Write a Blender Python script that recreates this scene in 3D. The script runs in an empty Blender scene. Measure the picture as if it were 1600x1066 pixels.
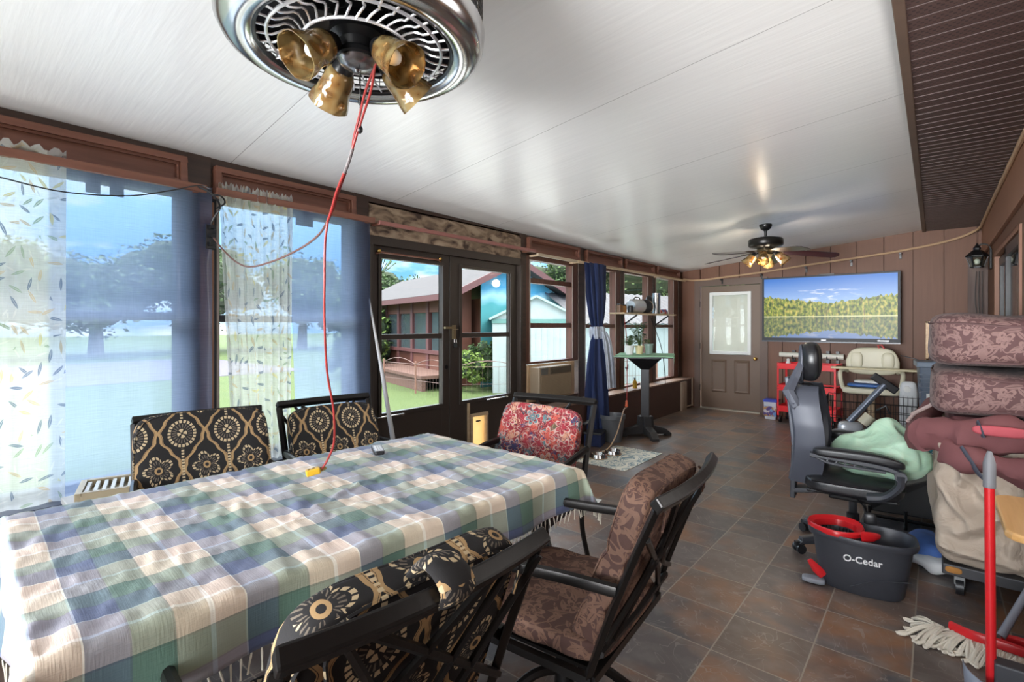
import bpy, bmesh, math, random
from mathutils import Vector, Matrix, noise as mnoise
random.seed(7)
PI = math.pi
sc = bpy.context.scene
COL = sc.collection

# ------------------------------------------------------------------ camera
cam = bpy.data.cameras.new('camera'); camo = bpy.data.objects.new('camera', cam); COL.objects.link(camo)
YAW = math.atan(660/785.)
camo.location = (0, 0, 1.40); camo.rotation_euler = (PI/2, 0, YAW)
cam.sensor_fit = 'HORIZONTAL'; cam.sensor_width = 36; cam.lens = 36*785/1600.
cam.shift_y = -25/1600.; cam.clip_start = .02; cam.clip_end = 300
sc.camera = camo

# ------------------------------------------------------------------ sky, sun, exposure
sc.view_settings.view_transform = 'Standard'; sc.view_settings.look = 'None'
sc.view_settings.gamma = 1; sc.view_settings.use_curve_mapping = False
sc.view_settings.exposure = 0.62
SKY = 7.0
w = bpy.data.worlds.new('sky'); sc.world = w; w.use_nodes = True
nt = w.node_tree; nt.nodes.clear()
def wn(t): return nt.nodes.new(t)
tc = wn('ShaderNodeTexCoord'); sep = wn('ShaderNodeSeparateXYZ'); nt.links.new(tc.outputs['Generated'], sep.inputs[0])
rampn = wn('ShaderNodeValToRGB'); nt.links.new(sep.outputs['Z'], rampn.inputs[0])
cr = rampn.color_ramp; cr.elements[0].position = 0.0; cr.elements[0].color = (.07, .12, .175, 1)
cr.elements[1].position = .55; cr.elements[1].color = (1, 1, 1, 1)
e = cr.elements.new(.10); e.color = (.030, .080, .15, 1)
e = cr.elements.new(.24); e.color = (.13, .22, .33, 1)
e = cr.elements.new(.36); e.color = (.7, .85, 1, 1)
ns = wn('ShaderNodeTexNoise'); ns.inputs['Scale'].default_value = 5; ns.inputs['Detail'].default_value = 6
mp = wn('ShaderNodeMapping'); mp.inputs['Scale'].default_value = (1, 1, 3.2)
nt.links.new(tc.outputs['Generated'], mp.inputs[0]); nt.links.new(mp.outputs[0], ns.inputs['Vector'])
r2 = wn('ShaderNodeValToRGB'); r2.color_ramp.elements[0].position = .50; r2.color_ramp.elements[1].position = .64
nt.links.new(ns.outputs['Fac'], r2.inputs[0])
mx = wn('ShaderNodeMixRGB'); mx.inputs[2].default_value = (.20, .215, .23, 1)
nt.links.new(r2.outputs[0], mx.inputs[0]); nt.links.new(rampn.outputs[0], mx.inputs[1])
bg = wn('ShaderNodeBackground'); bg.inputs['Strength'].default_value = SKY
nt.links.new(mx.outputs[0], bg.inputs['Color'])
wo = wn('ShaderNodeOutputWorld'); nt.links.new(bg.outputs[0], wo.inputs[0])
sun = bpy.data.lights.new('sun', 'SUN'); sun.energy = 3.3; sun.angle = .02; sun.color = (1, .96, .88)
suno = bpy.data.objects.new('sun', sun); COL.objects.link(suno)
suno.rotation_euler = (math.radians(14), math.radians(-25), 0)
def area(name, loc, rot, sx, sy, pw, colr=(1, 1, 1)):
    l = bpy.data.lights.new(name, 'AREA'); l.shape = 'RECTANGLE'; l.size = sx; l.size_y = sy; l.energy = pw; l.color = colr
    o = bpy.data.objects.new(name, l); COL.objects.link(o); o.location = loc; o.rotation_euler = rot; return o
# added unseen fill lamps at the porch end, side window and house wall
area('daylight_open_end', (-1.6, -2.75, 1.4), (math.radians(93), 0, 0), 3.3, 1.8, 20, (.97, .985, 1))
l_ = area('daylight_down_the_porch', (-1.5, -2.74, 1.30), (math.radians(94), 0, math.radians(-2)), 2.6, 1.4, 46, (.97, .985, 1)); l_.data.spread = math.radians(50)
area('daylight_side_windows', (-3.35, -1.8, 1.4), (math.radians(90), 0, math.radians(-90)), 1.6, 1.5, 14, (.95, .98, 1))
area('house_window_light', (.46, 2.25, 1.55), (math.radians(94), 0, math.radians(90)), 2.1, 1.1, 14, (1, .98, .95))

# ------------------------------------------------------------------ shader helpers
class V:
    def __init__(s, g, o): s.g = g; s.o = o
    def _m(s, op, b=None, c=None): return s.g.math(op, s, b, c)
    def __add__(s, b): return s._m('ADD', b)
    __radd__ = __add__
    def __sub__(s, b): return s._m('SUBTRACT', b)
    def __rsub__(s, b): return s.g.math('SUBTRACT', b, s)
    def __mul__(s, b): return s._m('MULTIPLY', b)
    __rmul__ = __mul__
    def __truediv__(s, b): return s._m('DIVIDE', b)
    def __neg__(s): return s*-1
    def sin(s): return s._m('SINE')
    def cos(s): return s._m('COSINE')
    def abs(s): return s._m('ABSOLUTE')
    def fr(s): return s._m('FRACT')
    def fl(s): return s._m('FLOOR')
    def lt(s, b): return s._m('LESS_THAN', b)
    def gt(s, b): return s._m('GREATER_THAN', b)
    def mn(s, b): return s._m('MINIMUM', b)
    def mx(s, b): return s._m('MAXIMUM', b)
    def sq(s): return s*s
    def sqrt(s): return s._m('SQRT')
    def near(s, c, w): return (s-c).abs().lt(w)
    def at2(s, b): return s._m('ARCTAN2', b)

class G:
    def __init__(s, name, rough=.5, metal=0.0):
        s.m = bpy.data.materials.new(name); s.m.use_nodes = True
        s.nt = s.m.node_tree; s.p = s.nt.nodes['Principled BSDF']
        s.p.inputs['Roughness'].default_value = rough; s.p.inputs['Metallic'].default_value = metal
        s.out = s.nt.nodes['Material Output']; s._tc = None
    def n(s, t): return s.nt.nodes.new(t)
    def put(s, sock, v):
        if isinstance(v, V): s.nt.links.new(v.o, sock)
        elif isinstance(v, (int, float)):
            try: sock.default_value = v
            except TypeError: sock.default_value = (v, v, v)
        else:
            v = tuple(v)
            if len(sock.default_value) == 4 and len(v) == 3: v = v+(1,)
            sock.default_value = v
    def math(s, op, a, b=None, c=None):
        n = s.n('ShaderNodeMath'); n.operation = op
        s.put(n.inputs[0], a)
        if b is not None: s.put(n.inputs[1], b)
        if c is not None: s.put(n.inputs[2], c)
        return V(s, n.outputs[0])
    def tc(s, k='Object'):
        if not s._tc: s._tc = s.n('ShaderNodeTexCoord')
        return V(s, s._tc.outputs[k])
    def xyz(s, v):
        n = s.n('ShaderNodeSeparateXYZ'); s.put(n.inputs[0], v); return [V(s, o) for o in n.outputs]
    def vec(s, x, y, z=0):
        n = s.n('ShaderNodeCombineXYZ')
        for i, q in enumerate((x, y, z)): s.put(n.inputs[i], q)
        return V(s, n.outputs[0])
    def scale(s, v, sx, sy=None, sz=None, loc=(0, 0, 0)):
        n = s.n('ShaderNodeMapping'); s.put(n.inputs[0], v)
        n.inputs['Scale'].default_value = (sx, sx if sy is None else sy, sx if sz is None else sz)
        n.inputs['Location'].default_value = loc
        return V(s, n.outputs[0])
    def noise(s, v, sc=5, det=3, col=False, dist=0):
        n = s.n('ShaderNodeTexNoise'); s.put(n.inputs['Vector'], v); n.inputs['Scale'].default_value = sc
        n.inputs['Detail'].default_value = det; n.inputs['Distortion'].default_value = dist
        return V(s, n.outputs['Color' if col else 'Fac'])
    def vor(s, v, sc, rnd=1.0):
        n = s.n('ShaderNodeTexVoronoi'); s.put(n.inputs['Vector'], v); n.inputs['Scale'].default_value = sc
        n.inputs['Randomness'].default_value = rnd
        return V(s, n.outputs['Distance']), V(s, n.outputs['Color']), V(s, n.outputs['Position'])
    def wh(s, v):
        n = s.n('ShaderNodeTexWhiteNoise'); n.noise_dimensions = '3D'; s.put(n.inputs['Vector'], v)
        return V(s, n.outputs['Value']), V(s, n.outputs['Color'])
    def vm(s, op, a, b):
        n = s.n('ShaderNodeVectorMath'); n.operation = op; s.put(n.inputs[0], a); s.put(n.inputs[1], b)
        return V(s, n.outputs[0])
    def mix(s, f, a, b, mode='MIX'):
        n = s.n('ShaderNodeMixRGB'); n.blend_type = mode
        s.put(n.inputs[0], f); s.put(n.inputs[1], a); s.put(n.inputs[2], b); return V(s, n.outputs[0])
    def ramp(s, f, stops, const=False):
        n = s.n('ShaderNodeValToRGB'); s.put(n.inputs[0], f); c = n.color_ramp
        if const: c.interpolation = 'CONSTANT'
        c.elements[0].position = stops[0][0]; c.elements[0].color = tuple(stops[0][1])+(1,)
        c.elements[1].position = stops[1][0]; c.elements[1].color = tuple(stops[1][1])+(1,)
        for p, q in stops[2:]:
            el = c.elements.new(p); el.color = tuple(q)+(1,)
        return V(s, n.outputs[0])
    def bump(s, h, st=.3, dist=.01):
        n = s.n('ShaderNodeBump'); s.put(n.inputs['Height'], h); n.inputs['Strength'].default_value = st
        n.inputs['Distance'].default_value = dist; s.nt.links.new(n.outputs[0], s.p.inputs['Normal'])
        return V(s, n.outputs[0])
    def col(s, v): s.put(s.p.inputs['Base Color'], v); return s
    def rgh(s, v): s.put(s.p.inputs['Roughness'], v); return s
    def shader(s, o): s.nt.links.new(o, s.out.inputs[0])

MAT = {}
def mat(name, c, rough=.5, metal=0., var=.12, nsc=12, bump=0., coat=0., emis=None):
    if name in MAT: return MAT[name]
    g = G(name, rough, metal); o = g.tc()
    f = g.noise(o, nsc, 4)
    c = Vector(c)
    g.col(g.mix(f, tuple(c*(1-var)), tuple(min(1, q) for q in c*(1+var))))
    if bump: g.bump(g.noise(o, nsc*5, 3), bump, .004)
    if coat: g.p.inputs['Coat Weight'].default_value = coat
    if emis:
        g.put(g.p.inputs['Emission Color'], emis[0]); g.p.inputs['Emission Strength'].default_value = emis[1]
    MAT[name] = g.m; return g.m

def wood(name, c1, c2, axis=1, sc=6, rough=.5):
    g = G(name, rough); o = g.tc(); s = [14, 14, 14]; s[axis] = .9
    f = g.noise(g.scale(o, *s), sc/3., 5, dist=.4)
    g.col(g.ramp(f, [(.3, c1), (.7, c2)])); g.bump(f, .15, .004); MAT[name] = g.m; return g.m

# ------------------------------------------------------------------ mesh helpers
class MB:
    def __init__(s): s.v = []; s.f = []; s.mi = []; s.m = 0
    def add(s, vs, fs, M=None):
        b = len(s.v)
        for p in vs:
            p = Vector(p); s.v.append(M @ p if M is not None else p)
        for f in fs: s.f.append(tuple(b+i for i in f)); s.mi.append(s.m)
        return s
    def box(s, x0, x1, y0, y1, z0, z1, M=None):
        vs = [(x, y, z) for z in (z0, z1) for y in (y0, y1) for x in (x0, x1)]
        return s.add(vs, [(0, 2, 3, 1), (4, 5, 7, 6), (0, 1, 5, 4), (2, 6, 7, 3), (0, 4, 6, 2), (1, 3, 7, 5)], M)
    def cbox(s, c, d, M=None):
        return s.box(c[0]-d[0]/2, c[0]+d[0]/2, c[1]-d[1]/2, c[1]+d[1]/2, c[2]-d[2]/2, c[2]+d[2]/2, M)
    def bar(s, p0, p1, wd, ht, up=(0, 0, 1)):
        p0 = Vector(p0); p1 = Vector(p1); d = p1-p0; L = d.length; d.normalize(); u = Vector(up)
        if abs(d.dot(u)) > .98: u = Vector((1, 0, 0))
        x = d.cross(u).normalized(); z = x.cross(d).normalized()
        M = Matrix((( x.x, d.x, z.x, p0.x), (x.y, d.y, z.y, p0.y), (x.z, d.z, z.z, p0.z), (0, 0, 0, 1)))
        return s.box(-wd/2, wd/2, 0, L, -ht/2, ht/2, M)
    def tube(s, pts, r, n=8, closed=False, sq=1.0, M=None):
        pts = [Vector(p) for p in pts]; N = len(pts)
        rs = r if isinstance(r, (list, tuple)) else [r]*N
        vs = []; pu = None
        for i, p in enumerate(pts):
            a = pts[(i-1) % N] if (closed or i > 0) else p; b = pts[(i+1) % N] if (closed or i < N-1) else p
            t = (b-a)
            if t.length < 1e-9: t = Vector((0, 0, 1))
            t.normalize()
            if pu is None: pu = Vector((0, 0, 1)) if abs(t.z) < .9 else Vector((1, 0, 0))
            u = (pu - t*pu.dot(t))
            if u.length < 1e-6: u = Vector((1, 0, 0)) - t*t.x
            u.normalize(); pu = u; w_ = t.cross(u)
            for k in range(n):
                an = 2*PI*k/n; vs.append(p + u*math.cos(an)*rs[i] + w_*math.sin(an)*rs[i]*sq)
        fs = []
        for i in range(N if closed else N-1):
            for k in range(n):
                j = (i+1) % N
                fs.append((i*n+k, i*n+(k+1) % n, j*n+(k+1) % n, j*n+k))
        if not closed: fs.append(tuple(reversed(range(n)))); fs.append(tuple((N-1)*n+k for k in range(n)))
        return s.add(vs, fs, M)
    def cyl(s, p0, p1, r0, r1=None, n=20): return s.tube([p0, p1], [r0, r0 if r1 is None else r1], n)
    def lathe(s, prof, n=24, c=(0, 0, 0), M=None, sx=1, sy=1, rfn=None):
        vs = []; fs = []; P = len(prof)
        for r, z in prof:
            for k in range(n):
                a = 2*PI*k/n; rr = r*(rfn(a, z) if rfn else 1)
                vs.append((c[0]+rr*math.cos(a)*sx, c[1]+rr*math.sin(a)*sy, c[2]+z))
        for i in range(P-1):
            for k in range(n): fs.append((i*n+k, i*n+(k+1) % n, (i+1)*n+(k+1) % n, (i+1)*n+k))
        if prof[0][0] > 1e-5: pass
        return s.add(vs, fs, M)
    def disc(s, c, r, n=24, M=None, up=True):
        vs = [(c[0]+r*math.cos(2*PI*k/n), c[1]+r*math.sin(2*PI*k/n), c[2]) for k in range(n)]
        return s.add(vs, [tuple(range(n)) if up else tuple(reversed(range(n)))], M)
    def torus(s, c, R, r, n=40, m=8, M=None, sz=1.0, a0=0, a1=2*PI):
        full = abs(a1-a0-2*PI) < 1e-6
        N = n if full else n+1
        pts = [(c[0]+R*math.cos(a0+(a1-a0)*k/n), c[1]+R*math.sin(a0+(a1-a0)*k/n), c[2]) for k in range(N)]
        return s.tube(pts, r, m, closed=full, M=M)
    def prism(s, poly, z0, z1, M=None):
        n = len(poly)
        vs = [(x, y, z0) for x, y in poly]+[(x, y, z1) for x, y in poly]
        fs = [tuple(reversed(range(n))), tuple(range(n, 2*n))]+[(i, (i+1) % n, n+(i+1) % n, n+i) for i in range(n)]
        return s.add(vs, fs, M)
    def grid(s, fn, nu, nv, M=None, closed=False):
        vs = [fn(i/nu, j/nv) for j in range(nv+1) for i in range(nu+1)]; w_ = nu+1
        fs = [(j*w_+i, j*w_+i+1, (j+1)*w_+i+1, (j+1)*w_+i) for j in range(nv) for i in range(nu)]
        return s.add(vs, fs, M)
    def sup(s, c, d, p=5, n=10, M=None, fn=None):
        """rounded cushion-like box"""
        for ax in range(3):
            for sg in (-1, 1):
                def f(u, v):
                    a = 2*u-1; b = 2*v-1
                    if sg < 0: a = -a
                    q = [0, 0, 0]; q[ax] = sg; q[(ax+1) % 3] = a; q[(ax+2) % 3] = b
                    k = sum(abs(t)**p for t in q)**(1/p)
                    q = [t/k for t in q]
                    r = Vector((c[0]+q[0]*d[0]/2, c[1]+q[1]*d[1]/2, c[2]+q[2]*d[2]/2))
                    return fn(r) if fn else r
                s.grid(f, n, n, M)
        return s
    def sph(s, c, r, n=14, sc=(1, 1, 1), M=None):
        pr = [(math.sin(PI*i/n)*r, -math.cos(PI*i/n)*r*sc[2]) for i in range(n+1)]
        return s.lathe([(max(a, 1e-4), b) for a, b in pr], n+4, c, M, sc[0], sc[1])
    def build(s, name, m, parent=None, smooth=False, bevel=0, loc=None, rot=None, uv='box', sub=0, merge=True, solid=0, auto=None):
        me = bpy.data.meshes.new(name); me.from_pydata([tuple(p) for p in s.v], [], s.f)
        ms = m if isinstance(m, (list, tuple)) else [m]
        for q in ms: me.materials.append(q)
        for i, pl in enumerate(me.polygons): pl.material_index = s.mi[i]; pl.use_smooth = smooth
        if uv == 'box':
            L = me.uv_layers.new(name='UV')
            for pl in me.polygons:
                nx, ny, nz = (abs(t) for t in pl.normal)
                for li in pl.loop_indices:
                    p = me.vertices[me.loops[li].vertex_index].co
                    if nz >= nx and nz >= ny: q = (p.x, p.y)
                    elif nx >= ny: q = (p.y, p.z)
                    else: q = (p.x, p.z)
                    L.data[li].uv = q
        elif callable(uv):
            L = me.uv_layers.new(name='UV')
            for lp in me.loops: L.data[lp.index].uv = uv(lp.vertex_index)
        if merge and uv == 'box':
            bm = bmesh.new(); bm.from_mesh(me); bmesh.ops.remove_doubles(bm, verts=bm.verts, dist=1e-5)
            bmesh.ops.recalc_face_normals(bm, faces=bm.faces); bm.to_mesh(me); bm.free()
        o = bpy.data.objects.new(name, me); COL.objects.link(o)
        if loc: o.location = loc
        if rot: o.rotation_euler = rot
        if parent: o.parent = parent
        if solid:
            md = o.modifiers.new('solid', 'SOLIDIFY'); md.thickness = solid; md.offset = 0
        if bevel:
            md = o.modifiers.new('bevel', 'BEVEL'); md.width = bevel; md.segments = 2; md.limit_method = 'ANGLE'; md.angle_limit = .7
        if sub:
            md = o.modifiers.new('sub', 'SUBSURF'); md.levels = sub; md.render_levels = sub
        if smooth and auto is None:
            me.set_sharp_from_angle(angle=math.radians(40))
        return o

def tag(o, label, cat, group=None, kind=None):
    o['label'] = label; o['category'] = cat
    if group: o['group'] = group
    if kind: o['kind'] = kind
    return o
def thing(name, label, cat, loc=(0, 0, 0), rz=0, group=None):
    o = bpy.data.objects.new(name, None); COL.objects.link(o); o.location = loc; o.rotation_euler = (0, 0, rz)
    o.empty_display_size = .05
    return tag(o, label, cat, group)
def struct(name, mb, m, **k):
    o = mb.build(name, m, **k); o['kind'] = 'structure'; return o
def dup(root, loc, rz, label):
    r = root.copy(); COL.objects.link(r); r.location = loc; r.rotation_euler = (0, 0, rz); r['label'] = label
    for ch in root.children:
        c = ch.copy(); COL.objects.link(c); c.parent = r
        for gch in ch.children:
            d = gch.copy(); COL.objects.link(d); d.parent = c
    return r
def RZ(a): return Matrix.Rotation(a, 4, 'Z')
def T(*a): return Matrix.Translation(a)
def catmull(pts, n=8):
    P = [Vector(p) for p in pts]; P = [P[0]*2-P[1]]+P+[P[-1]*2-P[-2]]; out = []
    for i in range(1, len(P)-2):
        for k in range(n):
            t = k/n; a, b, c, d = P[i-1:i+3]
            out.append(.5*((2*b)+(c-a)*t+(2*a-5*b+4*c-d)*t*t+(3*b-a-3*c+d)*t**3))
    out.append(P[-2]); return out

# ------------------------------------------------------------------ materials
def m_floor():
    g = G('slate_floor', .32); o = g.tc('Object'); x, y, z = g.xyz(o); S = .335
    cx = (x+.74)/S; cy = (y-2.545)/S
    tile = g.vec(cx.fl(), cy.fl(), 0); rv, rc = g.wh(tile)
    off = g.vm('ADD', o, g.vm('MULTIPLY', rc, (7, 7, 7)))
    n1 = g.noise(off, 2.6, 3, dist=.4); n2 = g.noise(off, 9, 3); n3 = g.noise(off, 38, 1); vn = g.noise(off, 4, 2, dist=2.2).near(.5, .006)
    base = g.ramp(rv, [(0, (.066, .064, .072)), (.3, (.125, .082, .060)), (.5, (.075, .074, .086)), (.75, (.165, .105, .072)), (1, (.095, .090, .096))])
    c = g.mix(g.ramp(n1, [(.46, (0, 0, 0)), (.66, (.95, .95, .95))]), base, (.23, .110, .055))
    c = g.mix(g.ramp(n2, [(.45, (0, 0, 0)), (.8, (.45, .45, .45))]), c, (.26, .235, .21))
    c = g.mix(g.ramp(n3, [(.2, (.12, .12, .12)), (.8, (0, 0, 0))]), c, (.05, .045, .045))
    c = g.mix(vn*.35, c, (.30, .27, .24))
    fx = (cx.fr()-.5).abs(); fy = (cy.fr()-.5).abs(); gr = fx.mx(fy).gt(.491)
    c = g.mix(gr, c, (.26, .22, .175)); g.col(c)
    g.rgh(n2*.16+.28)
    g.bump(n2*.3-gr*.6, .10, .004); return g.m
def m_ceiling():
    g = G('ceiling_paint', .3); o = g.tc(); x, y, z = g.xyz(o)
    s = ((y+x*.06-.46)/1.22).fr(); ln = s.near(.5, .0017)
    n = g.noise(g.scale(o, .7, 9, 1), 3, 3)
    c = g.mix(n, (.84, .84, .84), (.89, .89, .89)); g.col(g.mix(ln, c, (.42, .42, .42)))
    g.rgh(.27)
    g.p.inputs['Specular IOR Level'].default_value = .45
    g.bump(g.noise(g.scale(o, 1.2, 16, 1), 2.2, 3)-ln*.5, .12, .01); return g.m
def m_siding():
    g = G('brown_siding', .55); o = g.tc()
    f = g.noise(g.scale(o, 20, 20, 1.1), 2, 5, dist=.3); f2 = g.noise(o, 1.3, 3)
    c = g.mix(f, (.118, .046, .023), (.175, .074, .038)); g.col(g.mix(f2, c, (.20, .095, .055), 'MIX') if False else c)
    g.bump(f, .2, .004); return g.m
def m_stain():
    g = G('weathered_board', .8); o = g.tc(); f = g.noise(g.scale(o, 1, 1, 2), 5, 8, dist=1)
    g.col(g.ramp(f, [(.36, (.06, .035, .025)), (.5, (.27, .19, .125)), (.64, (.42, .32, .22))])); return g.m
def m_glass(name='window_glass', tint=(.93, .95, .95), rough=0.0):
    g = G(name, 0); nt = g.nt; nt.nodes.remove(g.p)
    t = g.n('ShaderNodeBsdfTransparent'); g.put(t.inputs[0], tint)
    gl = g.n('ShaderNodeBsdfGlossy'); gl.inputs['Roughness'].default_value = rough
    ge = g.n('ShaderNodeNewGeometry'); dt = g.n('ShaderNodeVectorMath'); dt.operation = 'DOT_PRODUCT'
    nt.links.new(ge.outputs['Normal'], dt.inputs[0]); nt.links.new(ge.outputs['Incoming'], dt.inputs[1])
    k = 1-V(g, dt.outputs['Value']).abs(); k2 = k*k; fre = k2*k2*k*.9+.04
    o = g.tc(); nz = g.noise(o, 8, 2)
    mxn = g.n('ShaderNodeMixShader'); g.put(mxn.inputs[0], fre*(nz*.1+.9))
    nt.links.new(t.outputs[0], mxn.inputs[1]); nt.links.new(gl.outputs[0], mxn.inputs[2]); g.shader(mxn.outputs[0]); return g.m
def m_amber():
    g = G('amber_glass', .08); nt = g.nt; nt.nodes.remove(g.p); o = g.tc()
    nz = g.noise(o, 30, 0, dist=.2)
    t = g.n('ShaderNodeBsdfTransparent'); g.put(t.inputs[0], g.mix(nz, (.80, .48, .16), (.98, .92, .74)))
    gl = g.n('ShaderNodeBsdfGlossy'); gl.inputs['Roughness'].default_value = .06
    b = g.n('ShaderNodeBump'); b.inputs['Strength'].default_value = .8; b.inputs['Distance'].default_value = .01; g.put(b.inputs['Height'], nz)
    nt.links.new(b.outputs[0], gl.inputs['Normal'])
    nzr = g.ramp(nz, [(.3, (.15, .15, .15)), (.7, (.85, .85, .85))]); d = g.n('ShaderNodeBsdfTranslucent'); g.put(d.inputs[0], g.mix(nzr, (.60, .28, .06), (.98, .86, .50)))
    df = g.n('ShaderNodeBsdfDiffuse'); g.put(df.inputs[0], g.mix(nzr, (.20, .075, .012), (.70, .55, .26)))
    m0 = g.n('ShaderNodeMixShader'); m0.inputs[0].default_value = .5; nt.links.new(d.outputs[0], m0.inputs[1]); nt.links.new(df.outputs[0], m0.inputs[2])
    m1 = g.n('ShaderNodeMixShader'); m1.inputs[0].default_value = .42; nt.links.new(t.outputs[0], m1.inputs[1]); nt.links.new(m0.outputs[0], m1.inputs[2])
    fr = g.n('ShaderNodeFresnel'); fr.inputs['IOR'].default_value = 1.7; nt.links.new(b.outputs[0], fr.inputs['Normal'])
    m2 = g.n('ShaderNodeMixShader'); nt.links.new(fr.outputs[0], m2.inputs[0]); nt.links.new(m1.outputs[0], m2.inputs[1]); nt.links.new(gl.outputs[0], m2.inputs[2])
    g.shader(m2.outputs[0]); return g.m
def leaf_mask(g, u, sc, L=.42, W=.085, seed=0.):
    """small leaf prints; returns mask, per-leaf colour"""
    d, c, p = g.vor(g.scale(u, 1, 1, 1, (seed, seed*.7, 0)), sc); 
    loc = g.vm('SUBTRACT', g.scale(u, 1, 1, 1, (seed, seed*.7, 0)), p); x, y, _ = g.xyz(loc)
    cr_, cg, cb = g.xyz(c); a = cr_*6.28
    X = (x*a.cos()+y*a.sin())*sc; Y = (y*a.cos()-x*a.sin())*sc
    h = (1-(X/L).sq()).mx(0)*W
    return Y.abs().lt(h)*(1-Y.abs().lt(h*.12)), cg
def m_sheer(name, base, dif, trans, alpha, leaves, tlc=None):
    g = G(name, .9); nt = g.nt; nt.nodes.remove(g.p); u = g.tc('UV'); x, y, _ = g.xyz(u)
    wv = g.noise(g.scale(u, 8, 220, 1), 1, 3); wv2 = g.noise(g.scale(u, 220, 10, 1), 1, 2)
    colr = g.mix(wv*.7+wv2*.3, tuple(q*.8 for q in dif), dif); al = wv*.22+wv2*.10+alpha-.16
    tcol = g.mix(wv, trans, tuple(min(1, q*1.15) for q in trans))
    if leaves:
        m1, c1 = leaf_mask(g, u, 12); m2, c2 = leaf_mask(g, u, 15, .4, .06, 3.3)
        lc = g.ramp(c1, [(0, (.20, .24, .30)), (.35, (.55, .45, .32)), (.65, (.33, .40, .30)), (.85, (.62, .55, .30))], True)
        lc2 = g.ramp(c2, [(0, (.16, .20, .34)), (.4, (.60, .50, .36)), (.75, (.35, .42, .38))], True)
        colr = g.mix(m1, colr, lc); colr = g.mix(m2, colr, lc2); al = al.mx(m1*.80).mx(m2*.80)
        tcol = g.mix(m1, tcol, lc)
    t = g.n('ShaderNodeBsdfTransparent'); g.put(t.inputs[0], tcol)
    d = g.n('ShaderNodeBsdfDiffuse'); g.put(d.inputs[0], colr)
    tl = g.n('ShaderNodeBsdfTranslucent'); g.put(tl.inputs[0], tlc or (g.mix(m1, (.62, .62, .60), lc) if leaves else colr))
    a1 = g.n('ShaderNodeMixShader'); a1.inputs[0].default_value = .80; nt.links.new(d.outputs[0], a1.inputs[1]); nt.links.new(tl.outputs[0], a1.inputs[2])
    a2 = g.n('ShaderNodeMixShader'); g.put(a2.inputs[0], al); nt.links.new(t.outputs[0], a2.inputs[1]); nt.links.new(a1.outputs[0], a2.inputs[2])
    g.shader(a2.outputs[0]); return g.m
def m_plaid():
    g = G('plaid_cloth', .85); u = g.tc('UV'); x, y, _ = g.xyz(u); P = .306
    cream = (.74, .61, .52); slate = (.135, .17, .30); green = (.14, .245, .19); beige = (.66, .58, .46); white = (.92, .92, .90)
    def st(f): return g.ramp(f, [(0, slate), (.235, (.09, .12, .2)), (.25, green), (.49, (.12, .18, .14)), (.505, beige), (.73, white), (.765, cream), (.985, white)], True)
    A = st(((y-.244)/P+10).fr()); B = st(((-x-2.02+.03)/P+20).fr())
    c = g.mix(.55, A, B)
    dark = g.mix(1, A, B, 'MULTIPLY'); c = g.mix(.34, c, g.mix(1, dark, (1.6, 1.6, 1.6), 'MULTIPLY'))
    wv = g.noise(g.scale(u, 260, 18, 1), 1, 2); wv2 = g.noise(g.scale(u, 18, 260, 1), 1, 2)
    c = g.mix(.35, c, g.mix(wv, g.mix(0, c, c), g.mix(1, c, (.75, .75, .75), 'MULTIPLY')))
    g.col(c); g.bump(wv+wv2+g.noise(u, 25, 3)*1.5, .25, .003)
    g.p.inputs['Sheen Weight'].default_value = .2; return g.m
def m_medallion():
    g = G('medallion_fabric', .85); u = g.tc('UV'); x, y, _ = g.xyz(u); P = .20; Q = .34
    wob = g.noise(u, 30, 2); x = x+(wob-.5)*.006
    def cell(ox, oy):
        a = ((x/P+ox+10).fr()-.5)*P; b = ((y/Q+oy+10).fr()-.5)*Q
        r = (a.sq()+(b*.88).sq()).sqrt(); th = b.at2(a); return a, b, r, th
    a, b, r, th = cell(0, 0)
    beads = r.near(.054, .0065)*((th*22).sin().gt(-.45))
    flower = (r-.013).abs().lt(.0075*1.0)*((th*4+.7).cos().gt(-.35))
    pet = r.near(.034, .009)*((th*20).sin().gt(.35))
    og = ((b*(2*PI/Q)).cos()*.042+.052+(b*110).sin()*.0035)
    ogee = a.abs().near(0, 0) if False else (a.abs()-og).abs().lt(.0052)
    ogth = (a.abs()-og+.008).abs().lt(.0015)
    stem = a.abs().lt(.006)*(b.abs().gt(.075))*((b*420).sin().gt(-.3))
    a2, b2, r2, th2 = cell(.5, .5)
    rr = r2/( (th2*2.5).cos().abs()*.45+.55 )
    fl = rr.near(.058, .006)*((th2*26).sin().gt(-.5)); fl2 = rr.near(.036, .008)*((th2*24).sin().gt(.3)); c2 = r2.near(.012, .004)
    tan = ogee.mx(c2).mx(ogth); crm = beads.mx(flower).mx(stem).mx(fl); gry = pet.mx(fl2)
    c = g.mix(gry, (.012, .010, .010), (.15, .12, .09)); c = g.mix(tan, c, (.40, .25, .115)); c = g.mix(crm, c, (.56, .43, .26))
    g.col(c); g.bump(g.noise(u, 300, 2), .2, .002); return g.m
def flower(g, u, sc, k=5, R=.33, seed=0.):
    q = g.scale(u, 1, 1, 1, (seed, seed*.6, 0)); d, c, p = g.vor(q, sc, .85); x, y, _ = g.xyz(g.vm('SUBTRACT', q, p))
    cr_, cg, cb = g.xyz(c); r = (x.sq()+y.sq()).sqrt()*sc; th = y.at2(x)+cr_*6.28
    rr = r/((th*(k/2.)).cos().abs()*.55+.45)
    return rr.lt(R)*(1-rr.near(R*.55, .035)), rr, cg, cb
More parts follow.
